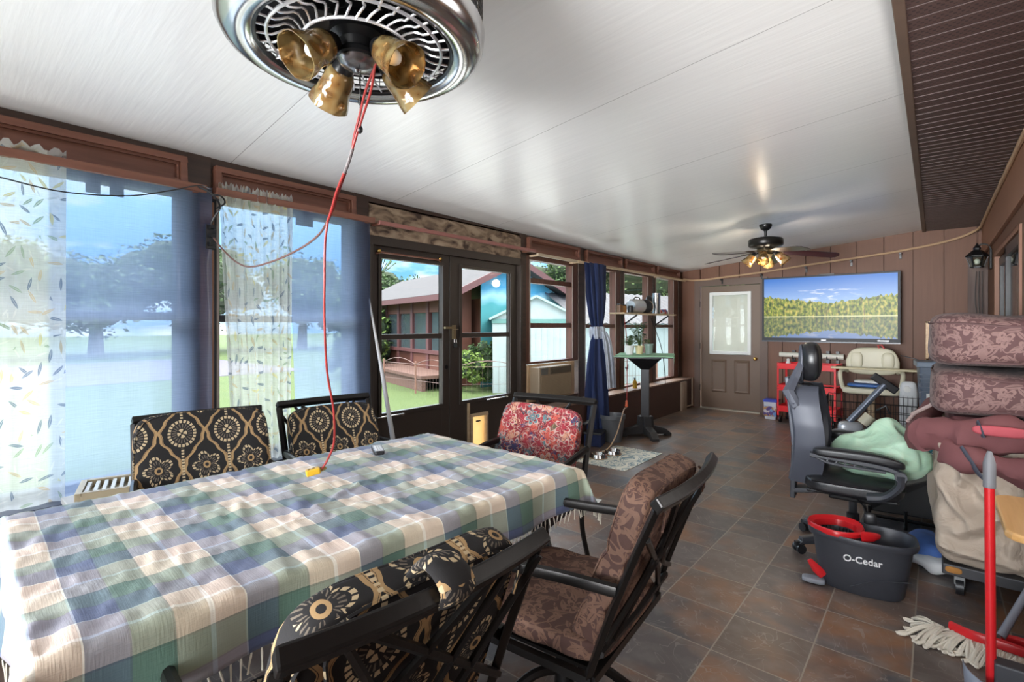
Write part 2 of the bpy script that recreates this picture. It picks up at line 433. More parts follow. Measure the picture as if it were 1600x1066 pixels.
def m_brownfloral(name='brown_floral_fabric', base=(.085, .038, .028), hi=(.20, .098, .065), sheen=0.):
    g = G(name, .8); u = g.tc('UV'); n = g.noise(u, 9, 1, dist=1.2); stem = n.near(.5, .022)
    f, rr, cg, cb = flower(g, u, 8.5, 5, .36); f = f*(1-rr.near(.12, .03)); l1, _c = leaf_mask(g, u, 14, .42, .15, 2.1); l2, _c2 = leaf_mask(g, u, 11, .45, .13, 5.7)
    m = f.mx(stem*.8).mx(l1*.9).mx(l2*.7)
    c = g.mix(m, base, hi); c = g.mix(g.noise(u, 60, 2)*.35, c, tuple(q*.6 for q in base)); g.col(c)
    g.bump(g.noise(u, 250, 2)+m*.4, .2, .002); g.p.inputs['Sheen Weight'].default_value = sheen; return g.m
def m_redfloral():
    g = G('bright_floral_fabric', .85); u = g.tc('UV'); n = g.noise(u, 11, 2, dist=1.8)
    pal = [(0, (.45, .03, .05)), (.2, (.80, .50, .28)), (.38, (.14, .36, .36)), (.58, (.72, .14, .08)), (.72, (.06, .07, .20)), (.86, (.80, .62, .36)), (.94, (.14, .18, .06))]
    f, rr, cg, cb = flower(g, u, 8.5, 6, .46); f2, rr2, cg2, cb2 = flower(g, u, 13, 5, .44, 3.1)
    base = g.ramp(n, [(.35, (.30, .012, .02)), (.45, (.62, .42, .30)), (.465, (.34, .015, .025)), (.54, (.03, .012, .03)), (.57, (.12, .24, .24)), (.6, (.36, .02, .03))], True)
    c = g.mix(f2, base, g.ramp(cg2, pal, True)); c = g.mix(f, c, g.ramp(cg, pal, True))
    ed = rr.near(.46, .045); c = g.mix(ed, c, (.78, .66, .52)); ed2 = g.noise(u, 16, 1, dist=1.5).near(.5, .014); c = g.mix(ed2, c, (.62, .50, .38)); c = g.mix(1, c, (.50, .38, .42), 'MULTIPLY')
    g.col(c); return g.m
def m_grass():
    g = G('grass', .9); o = g.tc(); n = g.noise(o, 1.2, 5); n2 = g.noise(g.scale(o, 30, 30, 1), 1, 3)
    c = g.mix(n, (.045, .080, .013), (.090, .125, .027)); g.col(g.mix(n2, c, g.mix(1, c, (.55, .6, .5), 'MULTIPLY'))); g.bump(n2, .6, .05); return g.m
def m_screen():
    g = G('screen_picture', .34); g.p.inputs['Specular IOR Level'].default_value = .25; u = g.tc('UV'); x, y, _ = g.xyz(u)   # uv 0..1 over the screen
    mir = (y-.345).abs(); 
    tn = (g.noise(g.vec(x*30, 0, 0), 1, 6)-.5)*.20; hill = (x-.52).abs()*.26
    h = tn+hill+.22
    istree = mir.lt(h)
    tree = g.ramp(g.noise(g.vec(x*46, mir*16, 0), 1, 5), [(.36, (.02, .05, .01)), (.5, (.20, .26, .03)), (.66, (.62, .50, .10))])
    tree = g.mix(g.ramp(g.noise(g.vec(x*110, mir*5, 1), 1, 2), [(.5, (0, 0, 0)), (.7, (.8, .8, .8))]), tree, (.07, .06, .03))
    sky = g.mix(g.math('DIVIDE', mir, .62), (.45, .62, .85), (.035, .16, .52))
    cl = g.ramp(g.noise(g.vec(x*9, mir*22, 3), 1, 5), [(.52, (0, 0, 0)), (.66, (1, 1, 1))])
    cm = g.xyz(cl)[0]*(1-((x-.5).abs()*3.5).mn(1))*(mir.lt(.45))
    sky = g.mix(cm, sky, (.8, .82, .85)); c = g.mix(istree, sky, tree)
    water = y.lt(.345); c = g.mix(water*.45, c, (.07, .09, .08)); c = g.mix(water*(1-istree)*.35, c, (.08, .12, .35))
    c = g.mix(y.near(.352, .008), c, (.62, .6, .32))
    g.col((0.01, .01, .01)); g.put(g.p.inputs['Emission Color'], c); g.p.inputs['Emission Strength'].default_value = .80
    return g.m
def m_mat():
    g = G('swirl_mat', .6); u = g.tc('UV'); n = g.noise(u, 5, 2, dist=2.5)
    m = n.near(.5, .035).mx(n.near(.62, .02)); c = g.mix(m, (.80, .78, .68), (.20, .30, .33)); g.col(c); return g.m
def m_canvas():
    g = G('beige_canvas', .85); o = g.tc(); n = g.noise(o, 3, 5, dist=.5)
    g.col(g.mix(n, (.36, .29, .225), (.50, .41, .33))); g.bump(n+g.noise(o, 7, 4, dist=1.5)*.8, .8, .03); return g.m
def m_bag():
    g = G('mint_bag', .45); o = g.tc(); n = g.noise(o, 7, 4)
    g.col(g.mix(n, (.27, .45, .32), (.50, .68, .52))); g.bump(g.noise(o, 9, 3, dist=1), .5, .02)
    g.p.inputs['Subsurface Weight'].default_value = .1; return g.m
def m_foliage(name, a, b):
    g = G(name, .7); o = g.tc(); g.col(g.mix(g.noise(o, 2.5, 4), a, b)); return g.m

FLOOR = m_floor(); CEIL = m_ceiling(); SIDE = m_siding(); STAIN = m_stain()
GLASS = m_glass(); AMBER = m_amber()
BLUESHEER = m_sheer('blue_sheer', 0, (.030, .06, .20), (.74, .80, .93), .54, False, (.36, .45, .66))
LEAFSHEER = m_sheer('leaf_sheer', 0, (.74, .75, .74), (.95, .96, .96), .66, True)
PLAID = m_plaid(); MEDAL = m_medallion(); BROWNFL = m_brownfloral('brown_floral_fabric', (.070, .030, .021), (.185, .098, .062)); REDFL = m_redfloral()
MAUVEFL = m_brownfloral('mauve_floral_fabric', (.085, .038, .038), (.215, .128, .116), .05)
GRASS = m_grass(); SCREEN = m_screen(); MATM = m_mat(); CANVAS = m_canvas(); BAG = m_bag()
DARKW = wood('dark_brown_wood', (.040, .024, .018), (.075, .042, .030), 1, rough=.5)
DARKZ = wood('dark_post_wood', (.030, .022, .018), (.060, .040, .032), 2, rough=.5)
REDW = wood('red_brown_wood', (.145, .055, .034), (.22, .088, .055), 1, rough=.45)
REDZ = wood('red_brown_post', (.085, .032, .020), (.14, .055, .034), 2, rough=.45)
DOORP = mat('door_brown', (.042, .031, .025), .42, nsc=3, bump=.1)
BDOOR = mat('back_door_brown', (.145, .092, .062), .45, nsc=2)
BRONZE = mat('dark_bronze', (.018, .016, .015), .33, .6, bump=.05, nsc=20)
BLACKM = mat('black_metal', (.010, .010, .011), .32, .3)
BLACKP = mat('black_plastic', (.014, .014, .016), .38, bump=.05)
CHARP = mat('charcoal_plastic', (.032, .034, .042), .40, bump=.05, nsc=30)
GREYP = mat('grey_plastic', (.19, .20, .23), .35)
LEATH = mat('black_leatherette', (.010, .010, .012), .35, bump=.15, nsc=25)
CHROME = mat('brushed_chrome', (.62, .62, .62), .18, 1.0, nsc=4)
BRASS = mat('brass', (.70, .42, .12), .22, 1.0)
WHITEP = mat('white_plastic', (.72, .72, .70), .4, var=.04)
CREAMP = mat('cream_plastic', (.66, .62, .47), .42, var=.05)
REDP = mat('red_plastic', (.50, .012, .016), .3)
REDMET = mat('red_powder_coat', (.78, .014, .020), .35)
REDCORD = mat('red_cord', (.24, .018, .015), .45)
GREYCORD = mat('grey_cord', (.12, .10, .10), .5)
YELP = mat('yellow_plastic', (.62, .36, .02), .4)
TANW = wood('golden_wood', (.50, .27, .09), (.66, .40, .17), 1, rough=.35)
TANFR = wood('pale_wood', (.46, .33, .20), (.58, .44, .29), 1, rough=.5)
TANC = mat('tan_conduit', (.46, .30, .18), .5)
MAUVE = mat('maroon_fabric', (.145, .050, .052), .85, nsc=20, bump=.1)
NAVY = mat('navy_fabric', (.010, .020, .075), .8, var=.4, nsc=14, bump=.1)
TERRA = mat('terracotta_soil', (.03, .02, .015), .9)

# ------------------------------------------------------------------ room shell
YN = -2.8; YB = 8.57; XR = .48
def cz(x, y):                       # sloping ceiling underside
    zl = 2.425-.0135*y; zr = 2.70-.005*y
    return zl+(x+3.42)/(3.32)*(zr-zl)
b = MB().box(-3.75, .75, YN-.3, 8.8, -.12, 0); struct('floor', b, FLOOR)
b = MB()
def quadbox(b, x0, x1, f0, f1, th):  # ceiling slab between x0..x1 with height functions
    n = 12
    vs = []; fs = []
    for i in range(n+1):
        y = YN-.3+(8.75-YN+.3)*i/n
        for x in (x0, x1):
            z = f0(y) if x == x0 else f1(y); vs += [(x, y, z), (x, y, z+th)]
    for i in range(n):
        a = i*4; fs += [(a, a+2, a+6, a+4), (a+1, a+5, a+7, a+3), (a, a+4, a+5, a+1), (a+2, a+3, a+7, a+6)]
    fs += [(0, 1, 3, 2), (n*4, n*4+2, n*4+3, n*4+1)]
    b.add(vs, fs)
quadbox(b, -3.75, -.10, lambda y: cz(-3.75, y), lambda y: cz(-.10, y), .08)
struct('ceiling', b, CEIL)
b = MB(); b.box(-.125, -.085, YN, 8.57, 2.625, 2.74); b.box(-.085, -.03, YN, 8.57, 2.64, 2.69)
struct('trim_1', b, mat('rusty_flashing', (.13, .085, .062), .5, nsc=6, var=.35), bevel=.004)
b = MB(); P_ = .1; y = YN
vs = []; prof = []
while y < 8.6:
    prof += [(y, 2.635), (y+P_*.86, 2.635), (y+P_*.89, 2.648), (y+P_*.97, 2.648)]; y += P_
vs = [(x, py_, z) for py_, z in prof for x in (-.1, .6)]
b.add(vs, [(2*i, 2*i+1, 2*i+3, 2*i+2) for i in range(len(prof)-1)])
b.box(-.1, .6, YN, 8.6, 2.66, 2.72)
g = G('perforated_vinyl', .5); o = g.tc(); x, y_, z = g.xyz(o)
fy = (y_*50).fr(); fx = (x*40+(y_*50).fl()*.5).fr(); band = ((y_+2.8)/P_).fr().near(.42, .3)
dots = fx.near(.5, .22)*fy.near(.5, .28)*band; g.col(g.mix(dots, g.mix(g.noise(o, 4, 3), (.078, .045, .042), (.10, .058, .052)), (.030, .018, .018)))
soff = b.build('trim_2', g.m); soff['kind'] = 'structure'

# back wall: boards with vertical grooves every .3135
def groovewall(x0, x1, z0, ztop, ph, per, yf, th, M=None):
    b = MB(); xs = [x0]; k = math.ceil((x0-ph)/per)
    while ph+k*per < x1:
        xs += [ph+k*per-.008, ph+k*per+.008]; k += 1
    xs.append(x1)
    for i in range(0, len(xs), 2):
        a, c = xs[i], xs[i+1]
        if c-a < .004: continue
        b.add([(a, yf, z0), (c, yf, z0), (c, yf, ztop(c)), (a, yf, ztop(a)), (a, yf+.04, z0), (c, yf+.04, z0), (c, yf+.04, ztop(c)), (a, yf+.04, ztop(a))],
              [(0, 1, 2, 3), (0, 4, 5, 1), (1, 5, 6, 2), (2, 6, 7, 3), (0, 3, 7, 4)], M)
    return b
tz = lambda x: 2.8
b = groovewall(-3.6, -3.05, 0, tz, -3.035, .3135, YB, .02)
for q in (groovewall(-2.05, .6, 0, tz, -3.035, .3135, YB, .02), groovewall(-3.05, -2.05, 2.08, tz, -3.035, .3135, YB, .02)):
    b.add(q.v, q.f)
b.box(-3.6, -3.05, YB+.035, YB+.1, 0, 2.9); b.box(-2.05, .6, YB+.035, YB+.1, 0, 2.9); b.box(-3.05, -2.05, YB+.035, YB+.1, 2.08, 2.9)
struct('wall_back', b, SIDE)
# flat battens and casing around the back door
b = MB(); b.box(-3.13, -3.03, YB-.02, YB, 0, 2.05); b.box(-2.10, -1.985, YB-.02, YB, 0, 2.05)
b.box(-3.13, -1.985, YB-.022, YB, 2.05, 2.16); struct('trim_3', b, mat('casing_brown', (.115, .070, .052), .5, nsc=4), bevel=.003)
b = MB(); b.box(-3.03, -2.10, YB-.03, YB+.06, -.001, .022); struct('trim_4', b, mat('threshold_metal', (.42, .37, .30), .4, .4))
# back door leaf
Yd = YB+.015
b = MB(); X0, X1 = -3.025, -2.105; gx0, gx1, gz0, gz1 = -2.865, -2.255, .94, 1.92
b.box(X0, gx0, Yd, Yd+.045, .025, 2.045); b.box(gx1, X1, Yd, Yd+.045, .025, 2.045)
b.box(gx0, gx1, Yd, Yd+.045, gz1, 2.045); b.box(gx0, gx1, Yd, Yd+.045, .025, gz0)
for a in (-2.855, -2.495):          # raised lower panels
    c = a+.24; zb, zt = .29, .83
    for k, (ins, dy) in enumerate(((0, -.006), (.03, -.001), (.045, -.009))):
        pass
    b.add([(a, Yd, zb), (c, Yd, zb), (c, Yd, zt), (a, Yd, zt), (a+.02, Yd-.012, zb+.02), (c-.02, Yd-.012, zb+.02), (c-.02, Yd-.012, zt-.02), (a+.02, Yd-.012, zt-.02),
           (a+.045, Yd-.003, zb+.045), (c-.045, Yd-.003, zb+.045), (c-.045, Yd-.003, zt-.045), (a+.045, Yd-.003, zt-.045)],
          [(0, 1, 5, 4), (1, 2, 6, 5), (2, 3, 7, 6), (3, 0, 4, 7), (4, 5, 9, 8), (5, 6, 10, 9), (6, 7, 11, 10), (7, 4, 8, 11), (8, 9, 10, 11)])
bd = struct('door_3', b, BDOOR)
b = MB()
for (a, c, d, e_) in ((gx0-.02, gx0+.03, gz0-.02, gz1+.02), (gx1-.03, gx1+.02, gz0-.02, gz1+.02)): b.box(a, c, Yd-.016, Yd+.01, d, e_)
b.box(gx0+.03, gx1-.03, Yd-.016, Yd+.01, gz1-.03, gz1+.02); b.box(gx0+.03, gx1-.03, Yd-.016, Yd+.01, gz0-.02, gz0+.03)
b.build('glass_frame', WHITEP, bd, bevel=.004)
MB().box(gx0, gx1, Yd+.01, Yd+.014, gz0, gz1).build('pane', GLASS, bd)
b = MB()
for k in range(48): 
    zz = gz0+.025+k*.0193; b.add([(gx0+.03, Yd+.019, zz), (gx1-.03, Yd+.019, zz), (gx1-.03, Yd+.027, zz+.021), (gx0+.03, Yd+.027, zz+.021)], [(0, 1, 2, 3)])
b.build('mini_blind', mat('blind_ivory', (.66, .63, .55), .5, nsc=2), bd, solid=.001)
b = MB().cyl((-2.165, Yd, .865), (-2.165, Yd-.03, .865), .026); b.sph((-2.165, Yd-.055, .865), .030)
b.build('knob', BRASS, bd, smooth=True)
b = MB()
for zz in (.35, 1.05, 1.75): b.cyl((-3.03, YB-.025, zz-.05), (-3.03, YB-.025, zz+.05), .008, n=10)
b.build('hinges', mat('dark_hinge', (.05, .035, .03), .4, .5), bd)

# right wall (house side) with sliding glass door
def rbox(b, y0, y1, z0, z1, x0=XR, x1=XR+.12): b.box(x0, x1, y0, y1, z0, z1)
b = MB(); rbox(b, YN, 1.2, 0, 2.66); rbox(b, 1.2, 2.9, 2.12, 2.66); rbox(b, 2.9, 5.1, 0, 2.66); rbox(b, 5.1, 7.15, 2.12, 2.66); rbox(b, 7.15, 8.6, 0, 2.66); b.box(XR+.12, XR+.2, 1.1, 7.3, 0, 2.66)
struct('wall_right', b, SIDE)
b = MB(); b.box(XR-.03, XR+.0, YN, 8.56, 2.26, 2.635); struct('trim_5', b, mat('fascia_brown', (.27, .125, .075), .5, nsc=3), bevel=.003)
b = MB()
for a in (5.12, 7.06): b.box(XR-.015, XR+.03, a-.02, a+.02, 0, 2.13)
b.box(XR-.015, XR+.03, 5.10, 7.08, 2.09, 2.13)
struct('trim_6', b, mat('fascia_brown', (.27, .125, .075)), bevel=.003)
b = MB()
for y0, y1, xo in ((5.14, 6.13, .02), (6.07, 7.04, .05)):
    for a, c in ((y0, y0+.06), (y1-.06, y1)): b.box(XR+xo-.03, XR+xo, a, c, .02, 2.07)
    b.box(XR+xo-.03, XR+xo, y0, y1, .02, .10); b.box(XR+xo-.03, XR+xo, y0, y1, 1.99, 2.07)
d4 = struct('door_4', b, BLACKM, bevel=.003)
MB().box(XR+.008, XR+.014, 5.2, 6.09, .1, 2.0).box(XR+.036, XR+.042, 6.1, 7.0, .1, 2.0).build('pane', GLASS, d4)
MB().box(XR+.05, XR+.115, 5.2, 7.05, .02, 2.05).build('drape', mat('slate_drape', (.10, .12, .13), .9), d4)

# near wall behind the camera: open screened end
b = MB(); b.box(-3.75, -3.42, YN-.1, YN, 0, 2.75); b.box(.3, .7, YN-.1, YN, 0, 2.75); b.box(-3.5, .5, YN-.1, YN, 0, .45); b.box(-3.5, .5, YN-.1, YN, 2.35, 2.9)
for x in (-2.3, -1.2): b.box(x-.04, x+.04, YN-.1, YN, .45, 2.35)
struct('wall_near', b, SIDE)

# ------------------------------------------------------------------ left wall
WX = -3.42
posts = [(-2.8, -2.65), (-.98, -.90), (1.03, 1.16), (2.14, 2.27), (4.13, 4.235), (5.27, 5.40), (6.356, 6.45), (7.415, 7.50), (8.43, 8.57)]
b = MB()
for a, c in posts: b.box(-3.52, -3.36, a, c, 0, 2.5)
b.box(-3.52, -3.365, YN, 8.57, 2.345, 2.55)
b.box(-3.52, -3.37, YN, 2.2, 2.17, 2.36); b.box(-3.52, -3.37, 4.2, 8.57, 2.16, 2.36)
b.box(-3.52, -3.36, YN, 1.1, 0, .53); b.box(-3.52, -3.36, 1.1, 2.2, 0, .53)
b.box(-3.52, -3.37, 4.235, 5.27, 0, .56)
b.box(-3.52, -3.37, 5.27, 8.57, 0, .47)
struct('wall_left', b, DARKW, bevel=.003)
b = MB(); b.box(-3.37, -3.17, 4.3, 8.55, 0, .485); struct('wall_left', b, mat('knee_panel', (.070, .036, .027), .5, nsc=5)).name = 'wall_left_knee'
b = MB(); b.box(-3.37, -3.155, 4.28, 8.55, .485, .506); struct('trim_7', b, mat('ledge_edge', (.30, .19, .14), .5, nsc=5), bevel=.003)
b = MB(); b.box(-3.40, -3.16, YN, 2.1, .52, .55); b.box(-3.37, -3.18, YN, 2.1, 0, .52); struct('trim_8', b, mat('sill_navy', (.02, .025, .06), .5), bevel=.003)

# transom frames along the top
def frame_yz(b, y0, y1, z0, z1, wd, x0, x1):
    b.box(x0, x1, y0, y1, z1-wd, z1); b.box(x0, x1, y0, y1, z0, z0+wd)
    b.box(x0, x1, y0, y0+wd, z0+wd, z1-wd); b.box(x0, x1, y1-wd, y1, z0+wd, z1-wd)
n = 9
for y0, y1 in ((-2.6, -1.0), (-.88, 1.02), (1.17, 2.13), (4.24, 5.25), (5.41, 6.34), (6.46, 7.40), (7.51, 8.40)):
    b = MB(); z1 = 2.372-.006*y0; z0 = 2.20 if y0 < 3 else 2.185
    frame_yz(b, y0, y1, z0, z1, .034, -3.37, -3.315); frame_yz(b, y0+.034, y1-.034, z0+.034, z1-.034, .014, -3.37, -3.335)
    b.box(-3.37, -3.362, y0+.03, y1-.03, z0+.03, z1-.03)
    struct('trim_%d' % n, b, REDW, bevel=.003); n += 1
# stained boards over the french doors
b = MB(); b.box(-3.365, -3.35, 2.27, 4.13, 2.205, 2.335); b.box(-3.365, -3.35, 2.27, 4.13, 2.10, 2.17)
b.box(-3.5, -3.365, 2.2, 4.2, 2.09, 2.36); struct('trim_16', b, STAIN)
b = MB(); b.box(-3.50, -3.35, 2.27, 4.13, 2.03, 2.105); b.box(-3.5, -3.34, 2.27, 2.30, 0, 2.03); b.box(-3.5, -3.34, 4.11, 4.15, 0, 2.03)
struct('trim_17', b, DOORP, bevel=.003)

# windows
def window(n, y0, y1, z0, z1, gy0, gy1, rails, glassz=None, m=REDZ, rw=.045):
    b = MB(); xa, xb = WX-.04, WX+.05
    b.box(xa, xb, y0, gy0, z0, z1); b.box(xa, xb, gy1, y1, z0, z1)
    b.box(xa, xb, gy0, gy1, z1-(z1-rails[-1]), z1) if False else None
    b.box(xa, xb, gy0, gy1, z0, glassz[0]); b.box(xa, xb, gy0, gy1, glassz[1], z1)
    for r in rails: b.box(xa+.01, xb-.008, gy0, gy1, r-rw/2, r+rw/2)
    o = struct('window_%d' % n, b, m, bevel=.004)
    MB().box(WX-.003, WX+.001, gy0-.01, gy1+.01, glassz[0]-.01, glassz[1]+.01).build('pane', GLASS, o)
    b = MB(); 
    b.box(xb-.012, xb+.004, gy1+.004, gy1+.018, glassz[0], glassz[1]); b.box(xb-.012, xb+.004, gy0-.018, gy0-.004, glassz[0], glassz[1])
    b.build('track', mat('pale_track', (.45, .38, .33), .4, nsc=5), o)
    return o
blk = mat('window_metal', (.03, .032, .04), .4, .4)
window(1, -.90, 1.03, .53, 2.19, -.84, .98, [1.45], (.585, 2.16), blk)
window(2, 1.16, 2.14, .53, 2.19, 1.21, 2.09, [1.44], (.585, 2.16), blk)
window(3, 4.235, 5.27, .97, 2.18, 4.32, 5.14, [1.89, 1.395], (.995, 2.115), rw=.055)
window(4, 5.40, 6.356, .46, 2.18, 5.45, 6.22, [1.385], (.53, 2.13))
window(5, 6.45, 7.415, .46, 2.18, 6.49, 7.24, [1.38], (.53, 2.14))
window(6, 7.50, 8.43, .46, 2.18, 7.55, 8.23, [1.38], (.54, 2.155))
window(7, -2.65, -.98, .53, 2.19, -2.6, -1.03, [1.45], (.585, 2.16), blk)
for w_, y in ((1, .60), (1, .70), (2, 1.72), (2, 1.78)): MB().box(WX+.052, WX+.062, y-.03, y+.03, 2.09, 2.165).build('sash_clip', blk, bpy.data.objects['window_%d' % w_])
bt = MB()
for s in (-1, 1):
    bt.add([(0, 0, 0), (0, s*.035, .035), (0, s*.055, .03), (0, s*.045, .0), (0, s*.03, -.012), (0, s*.035, -.035), (0, s*.012, -.03)], [(0, 1, 2, 3, 4, 5, 6)])
tag(bt.build('butterfly_decal', mat('decal_blue', (.05, .12, .16), .6), loc=(WX+.004, 6.66, .78), rot=(.4, 0, 0), solid=.002), 'small dark blue butterfly decal on the lower window pane', 'decal')

# french doors
def leaf(n, y0, y1, gy0, gy1):
    b = MB(); xa, xb = -3.43, -3.385; gz0, gz1 = .69, 1.935
    b.box(xa, xb, y0, gy0, .01, 2.03); b.box(xa, xb, gy1, y1, .01, 2.03); b.box(xa, xb, gy0, gy1, gz1, 2.03)
    if n == 2:
        b.box(xa, xb, gy0, gy1, .54, gz0); b.box(xa, xb, gy0, 3.41, .01, .54); b.box(xa, xb, 3.63, gy1, .01, .54); b.box(xa, xb, 3.41, 3.63, .01, .10)
    else: b.box(xa, xb, gy0, gy1, .01, gz0)
    b.box(xa+.006, xb-.006, gy0, gy1, 1.28, 1.325)
    frame_yz(b, gy0-.03, gy1+.03, gz0-.03, gz1+.03, .03, xb, xb+.012)
    o = struct('door_%d' % n, b, DOORP, bevel=.003)
    MB().box(-3.410, -3.406, gy0, gy1, gz0, gz1).build('pane', GLASS, o)
    return o
dl = leaf(1, 2.30, 3.135, 2.40, 3.05); dr = leaf(2, 3.145, 4.11, 3.29, 3.99)
for o, a, c in ((dl, 2.33, 2.60), (dr, 3.62, 3.92)):
    b = MB().tube([(-3.37, a, .665), (-3.345, a+.01, .668), (-3.345, c-.01, .668), (-3.37, c, .665)], .007, 8); b.cyl((-3.384, c, .665), (-3.36, c, .665), .014); b.cyl((-3.384, a, .665), (-3.36, a, .665), .014)
    b.build('push_bar', CHROME, o, smooth=True)
b = MB().tube([(-3.37, 2.345, 1.965), (-3.35, 2.37, 1.975), (-3.35, 2.98, 1.975), (-3.37, 3.02, 1.965)], .008, 8); b.build('curtain_bracket', REDW, dl, smooth=True)
for q in (2.36, 3.0): MB().sph((-3.355, q, 1.985), .018).build('finial', BRASS, dl, smooth=True)
b = MB(); b.box(-3.385, -3.36, 3.17, 3.20, 1.27, 1.40); b.torus((-3.35, 3.185, 1.36), .022, .004, M=None); b.box(-3.385, -3.35, 3.06, 3.18, 1.365, 1.385)
b.build('latch', mat('worn_brass', (.35, .27, .16), .35, .8), dr, smooth=True)
b = MB().box(-3.362, -3.345, 3.165, 3.20, 1.19, 1.24); b.tube([(-3.355, 3.17, 1.235), (-3.355, 3.17, 1.27), (-3.355, 3.195, 1.27), (-3.355, 3.195, 1.235)], .004, 6)
b.build('padlock', CHROME, dr)
MB().cyl((-3.386, 3.09, 1.02), (-3.37, 3.09, 1.02), .02).build('lock_cylinder', BRONZE, dl, smooth=True)
b = MB(); frame_yz(b, 3.40, 3.64, .085, .55, .028, -3.39, -3.365); 
pf_ = b.build('pet_door_frame', TANFR, dr, bevel=.003)
g = G('amber_flap', .5); o_ = g.tc(); g.col(g.mix(g.noise(o_, 9, 2), (.80, .50, .16), (.90, .68, .35))); g.p.inputs['Transmission Weight'].default_value = .75; g.p.inputs['Roughness'].default_value = .6
MB().box(-3.408, -3.40, 3.42, 3.62, .11, .525).build('pet_door_flap', g.m, dr)
MB().box(-3.402, -3.385, 3.50, 3.55, .462, .474).build('flap_magnet', BLACKP, dr)
MB().box(-3.388, -3.372, 3.365, 3.39, .085, .66).build('pet_door_slide', TANFR, dr)

# ------------------------------------------------------------------ outdoors
b = MB().box(-90, -3.6, -60, 90, -.5, -.2); struct('ground', b, GRASS)
b = MB(); b.box(-3.5, 8, 9.2, 60, -.5, -.21); b.box(-3.7, 8, -60, -3.3, -.5, -.21); struct('ground_far', b, GRASS)
b = MB().box(-6.2, -3.58, -6, 10.5, -.4, -.17); b.box(-3.6, 1.5, -7.5, -2.95, -.4, -.02); struct('patio_slab', b, mat('pale_concrete', (.66, .65, .62), .9, nsc=2))  # added unseen pale slab, bounces sunlight up through the windows
b = MB().box(-4.25, -3.5, -3.2, 8.9, 2.44, 2.50); b.box(-4.27, -4.25, -3.2, 8.9, 2.38, 2.50); struct('trim_eave', b, SIDE)  # added unseen eave, blocks direct sun from the windows
b = MB().box(-27, -17, -30, 9, -.21, -.19); struct('driveway', b, mat('gravel_drive', (.085, .078, .105), .9, nsc=2))
def boxm(M): return M
# cottage: local frame origin at near roof corner; +x along gable (0..3.6), +y away along ridge
HM = Matrix(((.285, -.958, 0, -8.8), (.958, .285, 0, 8.27), (0, 0, 1, 0), (0, 0, 0, 1)))
hr = thing('cottage', 'red brown cottage with windowed porch, grey roof and teal painted gable across the lawn', 'house', (0, 0, 0))
wallb = mat('cottage_siding', (.115, .038, .022), .7, nsc=3); roofm = mat('grey_shingle', (.048, .043, .045), .9, nsc=8, var=.3); fas = mat('maroon_fascia', (.10, .035, .035), .6)
GW = 3.9; L_ = 8.5; ez = 2.10; az = 3.05
b = MB(); t_ = .09
b.add([(-.0, -.0, ez), (GW/2, 0, az), (GW, 0, ez), (-.0, L_, ez), (GW/2, L_, az), (GW, L_, ez), (0, 0, ez+t_), (GW/2, 0, az+t_), (GW, 0, ez+t_), (0, L_, ez+t_), (GW/2, L_, az+t_), (GW, L_, ez+t_)],
      [(0, 3, 4, 1), (1, 4, 5, 2), (6, 7, 10, 9), (7, 8, 11, 10), (0, 1, 7, 6), (1, 2, 8, 7), (0, 6, 9, 3), (3, 9, 10, 4), (4, 10, 11, 5), (5, 11, 8, 2)], HM)
b.build('roof', roofm, hr)
b = MB(); b.bar((0, -.02, ez+.02), (GW/2, -.02, az+.02), .05, .15); b.bar((GW/2, -.02, az+.02), (GW, -.02, ez+.02), .05, .15); b.bar((-.02, 0, ez), (-.02, L_, ez), .05, .15)
for i, p in enumerate(b.v): b.v[i] = HM @ p
b.build('fascia', fas, hr)
b = MB(); q = [(1.0, .35), (GW-.3, .35), (GW/2, .35)]
b.add([(1.0, .4, -.2), (GW-.3, .4, -.2), (GW-.3, .4, ez+.1), (GW/2, .4, az-.02), (1.0, .4, ez+.42)], [(0, 1, 2, 3, 4)], HM)
g = G('teal_mural', .7); o_ = g.tc(); x, y, z = g.xyz(o_); n_ = g.noise(o_, .9, 4)
g.col(g.ramp((z-1.2)*.55+(n_-.5)*.5, [(.05, (.03, .16, .17)), (.35, (.05, .24, .26)), (.5, (.30, .48, .55)), (.62, (.05, .25, .42)), (.9, (.07, .30, .50))]))
b.build('mural_gable', g.m, hr, solid=.04)
b = MB(); b.box(.35, 1.0, .9, 1.0, -.2, ez+.3, HM); b.box(.35, .45, .9, L_-.4, -.2, .62, HM); b.box(1.2, GW-.3, .5, 5, -.2, ez, HM); b.box(.35, 1.2, 3.5, L_-.4, -.2, .6, HM)
b.box(.35, .45, .9, L_-1.8, 1.75, ez, HM)
b.build('wall', wallb, hr)
b = MB()
for y in (.9, 2.15, 3.3, 4.4, 5.5, L_-2): b.box(.32, .47, y, y+.16, -.2, ez+.05, HM)
b.box(.3, .47, .9, L_-1.8, .60, .70, HM); b.build('porch_post', fas, hr)
for k, y in enumerate((1.06, 2.31, 3.46, 4.56, 5.66)):
    MB().box(.39, .41, y, y+.99, .7, 1.75, HM).build('porch_window', mat('dark_pane', (.05, .065, .07), .15), hr)
b = MB().box(-.65, .35, .4, L_-2.2, .10, .18, HM); b.box(-.60, -.5, .45, L_-2.25, -.2, .10, HM); b.build('deck', mat('deck_boards', (.12, .06, .045), .8), hr)
